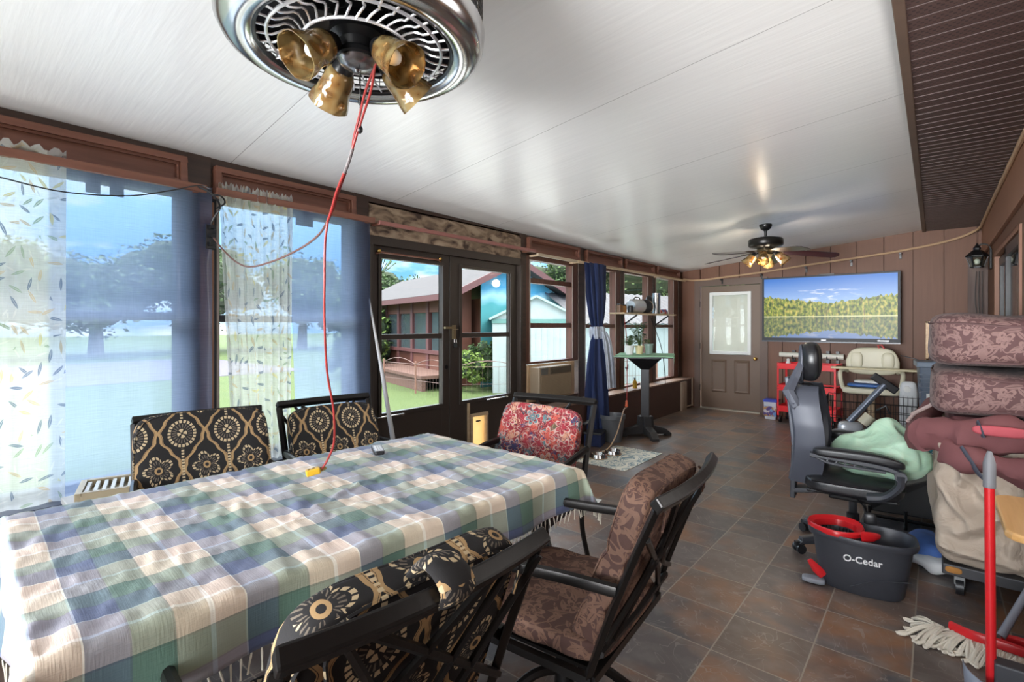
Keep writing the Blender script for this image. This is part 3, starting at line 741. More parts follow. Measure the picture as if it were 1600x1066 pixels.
# garden shed in front of the mural
def shed(name, p0, p1, depth, ez, pz_, label, roofm_, ridge_front=True, band=True):
    p0 = Vector(p0); p1 = Vector(p1); ux = (p1-p0).normalized(); L = (p1-p0).length; uy = Vector((-ux.y, ux.x))
    M = Matrix(((ux.x, uy.x, 0, p0.x), (ux.y, uy.y, 0, p0.y), (0, 0, 1, 0), (0, 0, 0, 1)))
    r = thing(name, label, 'shed'); wm = mat('pale_shed_metal', (.31, .36, .36), .5, nsc=2)
    b = MB(); k = 14
    pf2 = [(0, -.2), (L, -.2), (L, ez), (L/2, pz_), (0, ez)] if ridge_front else [(0, -.2), (L, -.2), (L, ez), (0, ez)]
    b.add([(x, 0, z) for x, z in pf2]+[(x, depth, z) for x, z in pf2], [tuple(range(len(pf2))), tuple(reversed(range(len(pf2), 2*len(pf2))))]+[(i, (i+1) % len(pf2), len(pf2)+(i+1) % len(pf2), len(pf2)+i) for i in range(len(pf2))], M)
    for i in range(1, k): b.box(i*L/k-.012, i*L/k+.012, -.012, 0, -.15, ez-.1, M)
    b.build('wall', wm, r)
    if ridge_front:
        b = MB(); b.bar((-.08, -.05, ez-.02), (L/2, -.05, pz_+.03), .1, .05); b.bar((L/2, -.05, pz_+.03), (L+.08, -.05, ez-.02), .1, .05)
        b.add([(-.1, -.1, ez-.02), (L/2, -.1, pz_+.05), (L+.1, -.1, ez-.02), (-.1, depth+.1, ez-.02), (L/2, depth+.1, pz_+.05), (L+.1, depth+.1, ez-.02)], [(0, 1, 4, 3), (1, 2, 5, 4)])
        b.v = [M @ Vector(p) for p in b.v]; b.build('roof', roofm_, r)
        if band: MB().box(-.02, L+.02, -.03, 0, ez-.12, ez-.02, M).build('eave_band', mat('green_band', (.10, .22, .20), .5), r)
    else:
        b = MB(); N = 40
        prof = [(i*L/N, .03*(i % 2)) for i in range(-1, N+2)]
        vs = []
        for x, h in prof: vs += [M @ Vector((x, -.15, ez+h)), M @ Vector((x, depth*.6, pz_+h))]
        b.add(vs, [(2*i, 2*i+2, 2*i+3, 2*i+1) for i in range(len(prof)-1)]); b.build('roof', roofm_, r, solid=.02)
    return r
shed('garden_shed', (-7.95, 8.75), (-6.45, 10.15), 2.0, 1.56, 2.05, 'pale mint metal garden shed with peaked roof beside the painted gable', mat('mint_metal', (.27, .39, .37), .5))
shed('garden_shed', (-6.9, 11.0), (-5.3, 16.2), 2.6, 1.42, 2.35, 'long white shed with corrugated grey roof behind the far windows', mat('corrugated_grey', (.065, .062, .068), .6), False)
# wire garden fence with arched tops
def fence(p0, p1, n, lab):
    r = thing('wire_fence', lab, 'fence', group='arched garden fence panels'); b = MB(); p0 = Vector(p0+(0,)); p1 = Vector(p1+(0,)); d = (p1-p0)/n
    up = Vector((0, 0, 1))
    for i in range(n):
        a = p0+d*i
        b.tube([a+d*t+up*(.48+.13*math.sin(PI*t)) for t in [k/10 for k in range(11)]], .008, 5)
        b.tube([a+up*.48, a+d+up*.48], .007, 4); b.tube([a+up*.1, a+d+up*.1], .005, 4)
        for k in range(1, 12): b.tube([a+d*(k/12)-up*.2, a+d*(k/12)+up*.48], .0025, 3)
    b.build('wire_panel', mat('rust_wire', (.16, .10, .09), .6, .3), r)
    for i in range(n+1): MB().cyl(p0+d*i-up*.22, p0+d*i+up*.55, .022, n=8).build('stake', mat('wood_stake', (.22, .11, .08), .8), r)
    return r
fence((-10.6, 7.6), (-8.0, 7.5), 2, 'low arched wire fence on the lawn in front of the cottage')
fence((-8.0, 7.6), (-7.0, 8.6), 1, 'low arched wire fence panel in front of the mint shed')
fence((-6.6, 10.4), (-5.6, 12.6), 2, 'arched wire fence seen low through the far windows')
# trees
def tree(name, x, y, h, r, seed, m, label, n=2600, z0=None, trunk=True, leaf=.16, kind='tree'):
    rnd = random.Random(seed); root = thing(name, label, kind, (x, y, -.2), 0, {'tree': 'trees beyond the lawn', 'bush': 'bushes by the cottage'}[kind])
    b = MB(); blobs = []
    for k in range(16):
        a = rnd.random()*6.28; rr = r*rnd.uniform(.1, .8); zz = h*rnd.uniform(.38 if trunk else .25, .82)
        blobs.append((rr*math.cos(a), rr*math.sin(a), zz, r*rnd.uniform(.22, .42)))
    blobs.append((0, 0, h*.6, r*.6))
    vs = b.v; fs = b.f
    for k in range(n):
        bx, by, bz, br = rnd.choice(blobs)
        v = Vector((rnd.gauss(0, 1), rnd.gauss(0, 1), rnd.gauss(0, 1))).normalized()*br*rnd.uniform(.72, 1.04)
        p = Vector((bx, by, max(.05, bz))) + Vector((v.x, v.y, v.z*min(1, (h-bz)/br if v.z > 0 else 1)))
        if p.z < .02: continue
        s = leaf*rnd.uniform(.5, 1.2); u = Vector((rnd.uniform(-1, 1), rnd.uniform(-1, 1), rnd.uniform(-.5, .5))).normalized(); w_ = u.cross(Vector((rnd.uniform(-1, 1), rnd.uniform(-1, 1), rnd.uniform(-1, 1)))).normalized()
        i = len(vs); vs += [p-u*s, p-w_*s*.5, p+u*s, p+w_*s*.5]; fs.append((i, i+1, i+2, i+3)); b.mi.append(0)
    b.build('foliage', m, root, uv=None, merge=False)
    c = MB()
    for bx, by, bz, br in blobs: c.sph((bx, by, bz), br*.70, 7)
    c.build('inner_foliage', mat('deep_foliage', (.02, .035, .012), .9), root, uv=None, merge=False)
    if trunk: MB().tube([(0, 0, 0), (r*.04, 0, h*.35), (0, r*.03, h*.7)], [r*.09, r*.06, r*.03], 8).build('trunk', mat('bark', (.12, .09, .07), .9), root)
    return root
F1 = m_foliage('dark_leaves', (.025, .055, .014), (.07, .12, .03)); F2 = m_foliage('mid_leaves', (.04, .08, .017), (.09, .14, .035)); F3 = m_foliage('bright_leaves', (.08, .15, .02), (.18, .24, .05))
tl = [(-33, -6, 5.6, 4, F1), (-34, 0, 6.2, 4.5, F2), (-33, 6, 5.2, 4, F1), (-34, 11.5, 6.6, 4.5, F1), (-33, 17, 6.3, 4, F2), (-32, 22, 5.6, 4, F1), (-30, 27, 5.2, 4, F2),
      (-27, 30, 5.8, 4, F1), (-22, 31, 6.4, 4.5, F2), (-16, 21, 5.6, 3.2, F2), (-12.5, 22, 6.8, 3.2, F1), (-10, 20.5, 6.6, 3.0, F2), (-8.2, 22, 7.4, 3.4, F1), (-5.2, 21.5, 7.0, 3.2, F2), (-2.0, 24, 7, 3, F1)]
wh_ = ['dark bushy tree at the left end of the far tree line', 'broad green tree seen through the blue sheer curtain', 'dark tree behind the first window curtain', 'tall dark tree seen in the gap between the two curtains', 'mid green tree behind the leaf print curtain', 'dark tree behind the second window sheer', 'round tree left of the cottage roof',
       'dark tree rising behind the cottage roof', 'tall green tree behind the cottage ridge', 'green tree above the cottage gable', 'dark tree above the mint shed', 'leafy tree behind the tied blue curtain', 'dense dark tree filling the middle far window', 'leafy tree filling the last window', 'dark tree beyond the back corner']
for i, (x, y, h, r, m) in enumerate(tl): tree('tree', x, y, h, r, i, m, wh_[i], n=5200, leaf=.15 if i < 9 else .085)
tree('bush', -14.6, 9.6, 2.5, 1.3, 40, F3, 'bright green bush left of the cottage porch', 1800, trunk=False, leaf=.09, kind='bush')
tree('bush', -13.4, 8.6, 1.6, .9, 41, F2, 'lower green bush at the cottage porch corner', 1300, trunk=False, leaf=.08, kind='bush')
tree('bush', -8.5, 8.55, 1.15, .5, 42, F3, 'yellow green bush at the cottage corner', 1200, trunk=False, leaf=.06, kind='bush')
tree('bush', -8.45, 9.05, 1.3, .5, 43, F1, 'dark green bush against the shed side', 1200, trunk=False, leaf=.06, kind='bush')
# lone slender tree
r = thing('slender_tree', 'thin bare trunked tree with a tuft of branches above the cottage roof', 'tree', (-31.0, 21.9, -.2))
MB().tube([(0, 0, 0), (.1, 0, 3.5), (0, 0, 5.6)], [.14, .10, .06], 6).build('trunk', mat('pale_bark', (.30, .25, .20), .9), r)
b = MB(); rnd = random.Random(3)
for k in range(26):
    a = rnd.random()*6.28; q = Vector((math.cos(a), math.sin(a), rnd.uniform(-.1, 1.3)))*rnd.uniform(.6, 1.2); b.tube([(0, 0, 5.3), Vector((0, 0, 5.3))+q*.6, Vector((0, 0, 5.3))+q], [.03, .02, .05], 4)
b.build('crown', F1, r)

# ------------------------------------------------------------------ dining table + cloth
TA = math.radians(-2.6); TCX, TCY = -1.83, 1.07; TW, TL, TZ = 1.10, 1.80, .738
t = thing('dining_table', 'long patio dining table under the blue and green plaid cloth', 'table', (TCX, TCY, 0), TA)
MB().box(-TW/2, TW/2, -TL/2, TL/2, TZ-.03, TZ).build('table_top', BRONZE, t, bevel=.008)
MB().box(-TW/2+.08, TW/2-.08, -TL/2+.08, TL/2-.08, TZ-.075, TZ-.031).build('apron', BLACKM, t, bevel=.004)
for sx in (-1, 1):
    for sy in (-1, 1):
        MB().tube(catmull([(sx*.42, sy*.72, TZ-.08), (sx*.44, sy*.75, .5), (sx*.38, sy*.68, .25), (sx*.46, sy*.78, .012)]), .022, 8).build('leg', BLACKM, t, smooth=True)
def cloth_mesh():
    D = .165; st_ = .0125
    nx = int((TW+2*D)/st_); ny = int((TL+2*D)/st_)
    cs = math.cos(TA); sn = math.sin(TA); vs = []; uvs = []
    rnd = random.Random(5)
    for j in range(ny+1):
        for i in range(nx+1):
            s = -TW/2-D+(TW+2*D)*i/nx; q = -TL/2-D+(TL+2*D)*j/ny
            hx, hy = TW/2+.004, TL/2+.004
            qx = max(-hx, min(hx, s)); qy = max(-hy, min(hy, q)); ex, ey = s-qx, q-qy; d = math.hypot(ex, ey)
            z = TZ+.007; x, y = qx, qy
            wp = Vector((s*1.0, q*1.0, 0))
            n1 = mnoise.noise(Vector((s*5, q*13+s*3, 0))); n2 = mnoise.noise(Vector((s*9+4, q*31+s*6, 2))); n3 = mnoise.noise(Vector((s*3+8, q*2.5, 5)))
            cre = max(0, 1-abs(s+.15+q*.45-.25+.05*n1)/.02)*max(0, 1-abs(q-.05)/.5)
            if d < 1e-6:
                z += abs(n1)*.012+abs(n2)*.009+max(0, n3)*.012+cre*.012
            else:
                per = (qy if abs(ex) > abs(ey) else qx)
                if ex and ey: per = qx+qy+math.atan2(abs(ey), abs(ex))*.35*(1 if ex*ey > 0 else -1)
                r = .014; a = min(PI/2, d/r); out = math.sin(a)*r; dn = (1-math.cos(a))*r+max(0, d-r*PI/2)
                fold = (math.sin(per*17)*.012+n3*.02)*min(1, d/.12) + .10*max(0, d-.02)
                if ex and ey:
                    ang = math.atan2(abs(ey), abs(ex)); fold += math.sin(ang*2)*.05*d/.15+math.sin(ang*8)*.012*d/.15; dn *= 1-.08*math.sin(2*ang)
                ux, uy = ex/d, ey/d; x = qx+ux*(out+fold); y = qy+uy*(out+fold); z -= dn
                z += .006*math.sin(per*9)*d/.15
            vs.append((TCX+x*cs-y*sn, TCY+x*sn+y*cs, z)); uvs.append((TCX+s, TCY+q))
    w_ = nx+1; fs = [(j*w_+i, j*w_+i+1, (j+1)*w_+i+1, (j+1)*w_+i) for j in range(ny) for i in range(nx)]
    return vs, fs, uvs, nx, ny
cv, cf, cu, nx, ny = cloth_mesh()
b = MB(); b.v = [Vector(p) for p in cv]; b.f = cf; b.mi = [0]*len(cf)
cl = b.build('tablecloth', PLAID, uv=lambda i: cu[i], smooth=True, merge=False, auto=0)
tag(cl, 'plaid tablecloth in cream, slate blue and green with fringed hem on the dining table', 'tablecloth')
md = cl.modifiers.new('s', 'SOLIDIFY'); md.thickness = .0015
b = MB(); w_ = nx+1; rnd = random.Random(2)
edge = [i for i in range(0, w_, 2)]+[ny*w_+i for i in range(0, w_, 2)]+[j*w_ for j in range(0, ny+1, 2)]+[j*w_+nx for j in range(0, ny+1, 2)]
for i in edge:
    p = Vector(cv[i]); q = Vector((rnd.uniform(-.008, .008), rnd.uniform(-.008, .008), 0))
    b.tube([p, p+q*.4-Vector((0, 0, .012)), p+q-Vector((0, 0, .030)), p+q*1.5-Vector((0, 0, .05))], [.0022, .0032, .0022, .0030], 5)
fr = b.build('fringe', mat('cotton_fringe', (.60, .55, .46), .9, nsc=8, var=.35), cl); fr['kind'] = 'stuff'
# remote control
t = thing('remote_control', 'dark remote control with grey keypad lying on the plaid tablecloth', 'remote', (-2.13, 1.49, .765), math.radians(62))
MB().sup((0, 0, .012), (.052, .17, .022), 6, 8).build('body', BLACKP, t, smooth=True)
MB().box(-.021, .021, -.075, .05, .0225, .0245).build('keypad', mat('keypad_silver', (.45, .45, .47), .4), t, bevel=.002)
b = MB()
for i in range(3):
    for j in range(6): b.box(-.016+i*.012, -.008+i*.012, -.068+j*.018, -.058+j*.018, .0245, .027)
b.build('buttons', mat('button_white', (.62, .62, .62), .5), t)

# ------------------------------------------------------------------ patio chairs
def chair(label, loc, rz, m, cushtop=.93, tuft=False, cw=.53, cbot=.44, seatm=None, dx=0., flap=False, ct=.085, lattice=0, roll=0., swivel=False):
    r = thing('patio_chair', label, 'chair', (loc[0], loc[1], 0), rz, 'patio chairs around the dining table')
    H = .92; Wd = .285
    def bk(z): k = (z-.40)/(H-.40); return -.235-.17*k-.03*k*k
    for s in (-1, 1):
        b = MB(); pts = catmull([(s*Wd, bk(z), z) for z in (.38, .52, .66, .8, H-.012)], 4)
        b.tube(pts, .021, 4, sq=.62); b.build('back_post', BRONZE, r, smooth=False, bevel=.004)
    b = MB(); b.tube([(x, bk(H)-.028*(1-(x/Wd)**2), H) for x in [(Wd+.012)*k/8 for k in range(-8, 9)]], .027, 4, sq=.85); b.v = [Vector(q) for q in b.v]; b.build('top_rail', BRONZE, r, smooth=False, bevel=.006)
    b = MB(); y_ = lambda x, z: bk(z)-.012
    b.tube([(-Wd, y_(0, .46), .46), (0, y_(0, .44), .44), (Wd, y_(0, .46), .46)], .012, 6)
    if lattice == 0:
        for s in (-1, 1):
            b.tube(catmull([(s*Wd, y_(0, .50), .50), (s*.10, y_(0, .60), .60), (s*.03, y_(0, .74), .74), (s*.12, y_(0, .9), .90)], 6), .010, 6)
            b.tube(catmull([(s*Wd, y_(0, .82), .82), (s*.10, y_(0, .70), .70), (-s*.05, y_(0, .60), .60), (-s*.2, y_(0, .46), .46)], 6), .010, 6)
    else:
        for s in (-1, 1):
            b.tube([(s*Wd, y_(0, .88), .88), (s*.04, y_(0, .46), .46)], .010, 6); b.tube([(s*.19, y_(0, .9), .90), (-s*.06, y_(0, .46), .46)], .009, 6)
            b.tube([(s*Wd, y_(0, .55), .55), (-s*.15, y_(0, .90), .90)], .010, 6)
    b.build('back_lattice', BRONZE, r, smooth=True)
    for s in (-1, 1):
        b = MB(); b.tube(catmull([(s*Wd, bk(.66)+.01, .655), (s*(Wd+.015), -.15, .655), (s*(Wd+.02), .05, .640), (s*(Wd+.01), .24, .632), (s*(Wd+.005), .275, .612)], 5), .021, 8, sq=.75); b.build('armrest', BRONZE, r, smooth=True)
        if swivel: MB().tube(catmull([(s*(Wd+.005), .265, .61), (s*Wd, .26, .48), (s*(Wd-.01), .21, .37)], 5), .015, 8).build('arm_post', BRONZE, r, smooth=True); continue
        b = MB(); b.tube(catmull([(s*(Wd+.005), .265, .61), (s*Wd, .26, .48), (s*(Wd-.01), .21, .36), (s*Wd, .24, .18), (s*(Wd+.01), .28, .01)], 5), .015, 8); b.build('leg', BRONZE, r, smooth=True)
        b = MB(); b.tube(catmull([(s*Wd, -.235, .38), (s*Wd, -.25, .2), (s*(Wd+.01), -.31, .01)], 5), .015, 8); b.build('leg', BRONZE, r, smooth=True)
    if swivel:
        MB().tube([(0, 0, .10), (0, 0, .20), (0, 0, .21), (0, 0, .36)], [.045, .04, .03, .03], 14).build('swivel_column', BRONZE, r, smooth=True)
        for k in range(4):
            a = PI/4+k*PI/2; MB().tube(catmull([(0, 0, .16), (.12*math.cos(a), .12*math.sin(a), .15), (.24*math.cos(a), .24*math.sin(a), .06), (.30*math.cos(a), .30*math.sin(a), .014)], 5), .018, 8).build('foot', BRONZE, r, smooth=True)
    b = MB(); b.box(-Wd, Wd, .225, .25, .36, .385); b.box(-Wd, Wd, -.25, -.225, .36, .385); b.box(-Wd-.012, -Wd+.012, -.24, .24, .36, .385); b.box(Wd-.012, Wd+.012, -.24, .24, .36, .385)
    for k in range(9): b.box(-Wd+.04+k*.061, -Wd+.065+k*.061, -.23, .23, .367, .378)
    b.build('seat_frame', BRONZE, r)
    def sfn(p):
        if tuft:
            for v0 in (-.09, .09):
                k = math.exp(-((p.y-v0)/.022)**2); p.z = .427+(p.z-.427)*(1-.35*k)
        return p
    b = MB(); b.sup((0, .0, .427), (.54, .52, .08), 6, 14, fn=sfn); b.build('seat_cushion', seatm or m, r, smooth=True)
    # back cushion in the rake plane
    z0, z1 = cbot, cushtop; y0, y1 = bk(z0), bk(z1); Lh = math.hypot(z1-z0, y1-y0); an = math.atan2(-(y1-y0), z1-z0)
    def bfn(p):
        if tuft:
            for v0 in (-.10, .07):
                k = math.exp(-((p.z-v0)/.02)**2); p.y *= (1-.30*k)
        p.y += .012*mnoise.noise(Vector((p.x*5, p.z*5, rz))); 
        return p
    M = T(dx, (y0+y1)/2+.024+ct/2, (z0+z1)/2) @ Matrix.Rotation(an, 4, 'X') @ Matrix.Rotation(roll, 4, 'Y')
    b = MB(); b.sup((0, 0, 0), (cw, ct, Lh), 7, 16, fn=bfn)
    o = b.build('back_cushion', m, r, smooth=True); o.matrix_local = M
    b = MB()
    for sy in (-1, 1):
        pts = []
        for i in range(56):
            a = 2*PI*i/56; cc, ss = math.cos(a), math.sin(a); rr = (abs(cc)**7+abs(ss)**7+.72**7)**(-1/7)
            pts.append(bfn(Vector((rr*cc*cw/2, sy*rr*.72*ct/2, rr*ss*Lh/2))))
        b.tube(pts, .0042, 5, closed=True)
    pz_ = b.build('piping', m, o, smooth=True)
    if flap:
        b = MB(); b.tube(catmull([(-.005, -.01, Lh/2-.01), (0.0, -.03, Lh/2+.035), (0, -.075, Lh/2+.045), (0, -.105, Lh/2+.03), (0, -.098, Lh/2+.005)], 4), .042, 12, sq=.30)
        b.build('cushion_strap', m, o, smooth=True)
    for s in (-1, 1):
        MB().tube([(s*.2, -ct/2, Lh/2-.02), (s*.22, -ct/2-.03, Lh/2-.04), (s*.21, -ct/2-.04, Lh/2-.10)], .004, 5).build('cushion_tie', m, o)
    return r
chair('bronze patio chair with black and tan medallion cushion, first by the left sheer curtain', (-2.575, .905), math.radians(-90-11), MEDAL, .945, cw=.60, cbot=.42, lattice=1)
chair('bronze patio chair with medallion cushion between the curtain and the french doors', (-2.53, 1.63), math.radians(-90-7), MEDAL, .90, cw=.54, cbot=.40, lattice=1)
chair('bronze patio chair with bright red floral cushion at the far head of the table', (-1.83, 2.24), math.radians(180+8.5), REDFL, .885, cw=.55, cbot=.42, dx=.035, roll=-.04)
chair('bronze patio chair with brown tufted floral cushions on the near side of the table', (-1.02, 1.52), math.radians(90+5), BROWNFL, .945, tuft=True, swivel=True, cw=.50, cbot=.40, ct=.10)
chair('nearest bronze patio chair, its medallion cushion strapped over the top rail', (-1.13, .650), math.radians(90-3.5), MEDAL, .942, cw=.53, cbot=.42, lattice=1, swivel=True, flap=True, ct=.085, seatm=MEDAL)

# ------------------------------------------------------------------ curtains and bars along the left windows
def curtain(name, label, cat, y0, y1, z0, z1, xc, amp, nf, m, seed=0, gather=1.5, ripple=0., group=None, y0b=None, y1b=None, edge=0):
    n = max(24, int(nf*10)); r = random.Random(seed); ph = [r.uniform(0, 6.28) for _ in range(4)]; vs = []; uvs = []; NV = 30
    y0b = y0 if y0b is None else y0b; y1b = y1 if y1b is None else y1b
    for j in range(NV+1):
        v = j/NV; z = z0+(z1-z0)*v
        for i in range(n+1):
            u = i/n; a = amp*(1.0-.25*v)
            x = xc+a*math.sin(u*nf*2*PI+ph[0]+.5*math.sin(v*3+ph[1]))+a*.5*math.sin(u*nf*4.3*PI+ph[2]+v)+.006*mnoise.noise(Vector((u*6, v*6, seed)))
            yy = (y0b+(y0-y0b)*v)+((y1b-y0b)+((y1-y0)-(y1b-y0b))*v)*u + amp*.3*math.cos(u*nf*2*PI+ph[3])*(1 if 0 < i < n else 0)
            if ripple and j == NV: z_ = z+ripple*abs(math.sin(u*nf*9))+ripple*r.uniform(0, .5)
            else: z_ = z
            vs.append(Vector((x, yy, z_))); uvs.append((u*(y1-y0)*gather+seed*.37, z))
    w_ = n+1; b = MB(); b.v = vs; b.f = [(j*w_+i, j*w_+i+1, (j+1)*w_+i+1, (j+1)*w_+i) for j in range(NV) for i in range(n)]; b.mi = [0]*len(b.f)
    o = b.build(name, m, uv=lambda i: uvs[i], smooth=True, merge=False, auto=0); tag(o, label, cat, 'sheer curtains on the left windows'); return o
curtain('sheer_curtain', 'white sheer curtain with grey leaf print at the left edge of the first window', 'curtain', -.30, .475, .33, 2.215, -3.235, .014, 5, LEAFSHEER, 1, 1.25, .03, y1b=.47)
curtain('sheer_curtain', 'blue sheer curtain hung flat over the first window', 'curtain', .42, 1.14, .50, 2.20, -3.29, .006, 3, BLUESHEER, 2, 1.05, .012)
curtain('sheer_curtain', 'white gathered sheer curtain with leaf print beside the brown post', 'curtain', 1.15, 1.60, .30, 2.215, -3.235, .020, 8, LEAFSHEER, 3, 1.9, .03, y0b=1.24, y1b=1.58)
curtain('sheer_curtain', 'blue sheer curtain over the second window next to the french doors', 'curtain', 1.59, 2.23, .50, 2.20, -3.29, .006, 3, BLUESHEER, 4, 1.05, .012, y0b=1.66)
curtain('sheer_curtain', 'blue sheer curtain on the window behind the camera', 'curtain', -2.6, -1.0, .50, 2.20, -3.29, .008, 5, BLUESHEER, 6, 1.05, .012)
def bar_(name, y0, y1, m, label, h=.042, za=2.165):
    o = MB().box(-3.245, -3.215, y0, y1, za, za+h).build('bar', m, None, bevel=.004); o.name = name; return tag(o, label, 'curtain rod', 'curtain rails along the left wall')
k = bar_('curtain_rod', -2.6, 1.09, REDW, 'wide red brown curtain board over the first window')
for y in (-2.5, -.9, 1.05): MB().box(-3.37, -3.22, y-.012, y+.012, 2.17, 2.195).build('bracket', REDW, k)
k = bar_('curtain_rod', 1.14, 2.23, REDW, 'wide red brown curtain board over the second window')
[MB().box(-3.37, -3.22, q, q+.025, 2.17, 2.195).build('bracket', REDW, k) for q in (1.17, 2.19)]
k = bar_('curtain_rod', 2.27, 4.22, mat('pink_rail', (.30, .12, .10), .45, nsc=4), 'reddish curtain rail above the french doors', .030, 2.165)
[MB().box(-3.37, -3.22, q, q+.025, 2.17, 2.19).build('bracket', REDW, k) for q in (2.30, 4.17)]
k = bar_('curtain_rod', 4.26, 5.03, mat('pale_rail', (.52, .42, .30), .45, nsc=4), 'pale wooden rail above the air conditioner window', .030, 2.135)
MB().box(-3.37, -3.22, 4.30, 4.325, 2.14, 2.16).build('bracket', TANFR, k)
k = bar_('curtain_rod', 5.05, 8.40, TANFR, 'long pale rail above the three far windows', .030, 2.135)
[MB().box(-3.37, -3.22, q, q+.025, 2.14, 2.16).build('bracket', TANFR, k) for q in (5.08, 7.44)]
# brown board leaned against the post between the two sheers
o = MB().box(-3.352, -3.33, 1.095, 1.165, .56, 2.14).build('post_board', wood('post_board_wood', (.17, .065, .03), (.27, .12, .06), 2, rough=.45), bevel=.003)
tag(o, 'red brown vertical board fixed to the post between the two sheer windows', 'board')
# tied navy curtain
CY = 5.33
t = thing('tied_curtain', 'navy blue curtain knotted at mid height beside the far windows', 'curtain', (-3.15, CY, 0))
def tied(prof, m, name, seed, off=(0, 0), nf=9):
    b = MB(); N = 72; vs = []
    for z, rx, ry, dy in prof:
        for k in range(N):
            a = 2*PI*k/N; f = 1+.22*math.sin(nf*a+seed+z*1.5)+.09*math.sin(17*a+z*5)
            vs.append((off[0]+rx*f*math.cos(a), off[1]+dy+ry*f*math.sin(a), z))
    P = len(prof); b.add(vs, [(i*N+k, i*N+(k+1) % N, (i+1)*N+(k+1) % N, (i+1)*N+k) for i in range(P-1) for k in range(N)])
    return b.build(name, m, t, smooth=True)
def dense(p, n=4):
    out = []
    for i in range(len(p)-1):
        for k in range(n):
            q = k/n; q = q*q*(3-2*q); out.append(tuple(a+(c-a)*q for a, c in zip(p[i], p[i+1])))
    return out+[p[-1]]
NAVYC = G('navy_curtain', .75); u_ = NAVYC.tc(); n_ = NAVYC.noise(NAVYC.scale(u_, 10, 10, .6), 2, 3)
NAVYC.col(NAVYC.mix(n_, (.006, .012, .045), (.020, .040, .135))); NAVYC = NAVYC.m
tied(dense([(2.14, .05, .20, .0), (2.0, .05, .185, .0), (1.75, .055, .17, .01), (1.5, .045, .13, .02), (1.36, .032, .085, .03), (1.31, .03, .07, .03)]), NAVYC, 'upper_drape', 1)
tied(dense([(1.30, .03, .07, .03), (1.2, .05, .10, .02), (.9, .07, .15, .02), (.6, .08, .18, .03), (.3, .085, .20, .04), (.05, .09, .21, .04)]), NAVYC, 'lower_drape', 2)
LP_ = mat('grey_lace', (.42, .46, .54), .8, var=.45, nsc=16)
tied(dense([(1.38, .05, .105, .03), (1.33, .06, .12, .03), (1.27, .06, .115, .035), (1.23, .05, .10, .04)]), LP_, 'knot', 3, nf=4)
tied(dense([(1.32, .03, .05, .07), (1.2, .05, .085, .12), (.95, .055, .10, .17), (.62, .06, .115, .20)]), LP_, 'lace_tail', 4, off=(.05, .02), nf=5)

# ------------------------------------------------------------------ big caged ceiling fan over the table
FX, FY, FZ = -1.40, .905, 2.262
t = thing('ceiling_fan', 'large round caged ceiling fan with chrome ring and amber light kit over the table', 'ceiling fan', (FX, FY, FZ))
b = MB(); b.lathe([(.295, .012), (.305, -.002), (.33, -.010), (.36, -.006), (.385, .010), (.398, .035), (.402, .07), (.392, .078), (.375, .075), (.36, .03), (.33, .010), (.30, .02)], 72); b.build('chrome_ring', CHROME, t, smooth=True)
b = MB(); b.torus((0, 0, .012), .298, .010, 72, 8); b.build('inner_trim_ring', BLACKM, t, smooth=True)
b = MB()
for k in range(96):
    a = 2*PI*k/96; c, s = math.cos(a), math.sin(a); b.tube([(.394*c, .394*s, .075), (.392*c, .392*s, .27)], .0022, 4)
for z in [.10+.022*k for k in range(8)]: b.torus((0, 0, z), .394, .0025, 64, 4)
b.build('side_cage', mat('cage_wire', (.12, .12, .12), .35, .7), t)
b = MB(); b.lathe([(.0, .262), (.36, .262), (.372, .25), (.372, .10)], 48); b.build('motor_housing', mat('fan_interior', (.012, .012, .016), .4), t, smooth=True)
b = MB(); b.torus((0, 0, .27), .385, .014, 64, 8); b.lathe([(.0, .34), (.14, .335), (.17, .31), (.385, .285), (.385, .265)], 48); b.build('top_plate', BLACKM, t, smooth=True)
b = MB(); NS = 36
for k in range(NS):
    a = 2*PI*k/NS; pts = []
    for i in range(9):
        r = .296-(.296-.165)*i/8; q = i/8; aa = a+.10*math.sin(q*PI*1.2)*(q > .35)*(q-.35)*2.2; z = .012-.0*q+(.018*math.sin((q-.45)*PI*1.8) if q > .45 else 0)
        pts.append((r*math.cos(aa), r*math.sin(aa), z))
    b.tube(pts, .0038, 5)
b.torus((0, 0, .012), .262, .0055, 64, 6); b.torus((0, 0, .014), .165, .005, 64, 8)
b.build('grille', mat('grille_silver', (.75, .75, .78), .25, .6), t, smooth=True)
for k in range(5):
    a = 2*PI*k/5+.3; b = MB(); M = RZ(a) @ Matrix.Rotation(.3, 4, 'X'); b.prism([(.08, -.03), (.29, -.075), (.32, 0), (.29, .075), (.08, .03)], .115, .12, M); b.build('blade', mat('fan_blade_black', (.02, .02, .025), .25), t)
b = MB(); b.lathe([(.001, .26), (.085, .25), (.095, .15), (.075, .10), (.085, .08), (.085, .045), (.06, .03), (.055, .005), (.065, -.005), (.065, -.018), (.055, -.024)], 32)
for k in range(16):
    a = 2*PI*k/16; b.bar((.088*math.cos(a), .088*math.sin(a), .12), (.092*math.cos(a), .092*math.sin(a), .22), .006, .008)
b.build('light_kit_hub', BLACKM, t, smooth=True)
b = MB(); b.lathe([(.058, -.022), (.06, -.026), (.05, -.042), (.028, -.052), (.012, -.054), (.008, -.062), (.001, -.064)], 28); b.build('finial_cap', mat('pewter', (.30, .30, .32), .25, .9), t, smooth=True)
def bell(b, L=.135, r0=.030, r1=.068):
    pr = [(r0, 0), (r0+.014, .015), (r0+.020, .04), (r0+.022, .065), (r0+.026, .09), (r0+.034, .113), (r1, L)]
    out = dense(pr, 3)
    b.lathe(out+[(r-.003, z) for r, z in reversed(out)], 28, rfn=lambda a, z: 1+.02*math.sin(a*7+z*60))
    return b
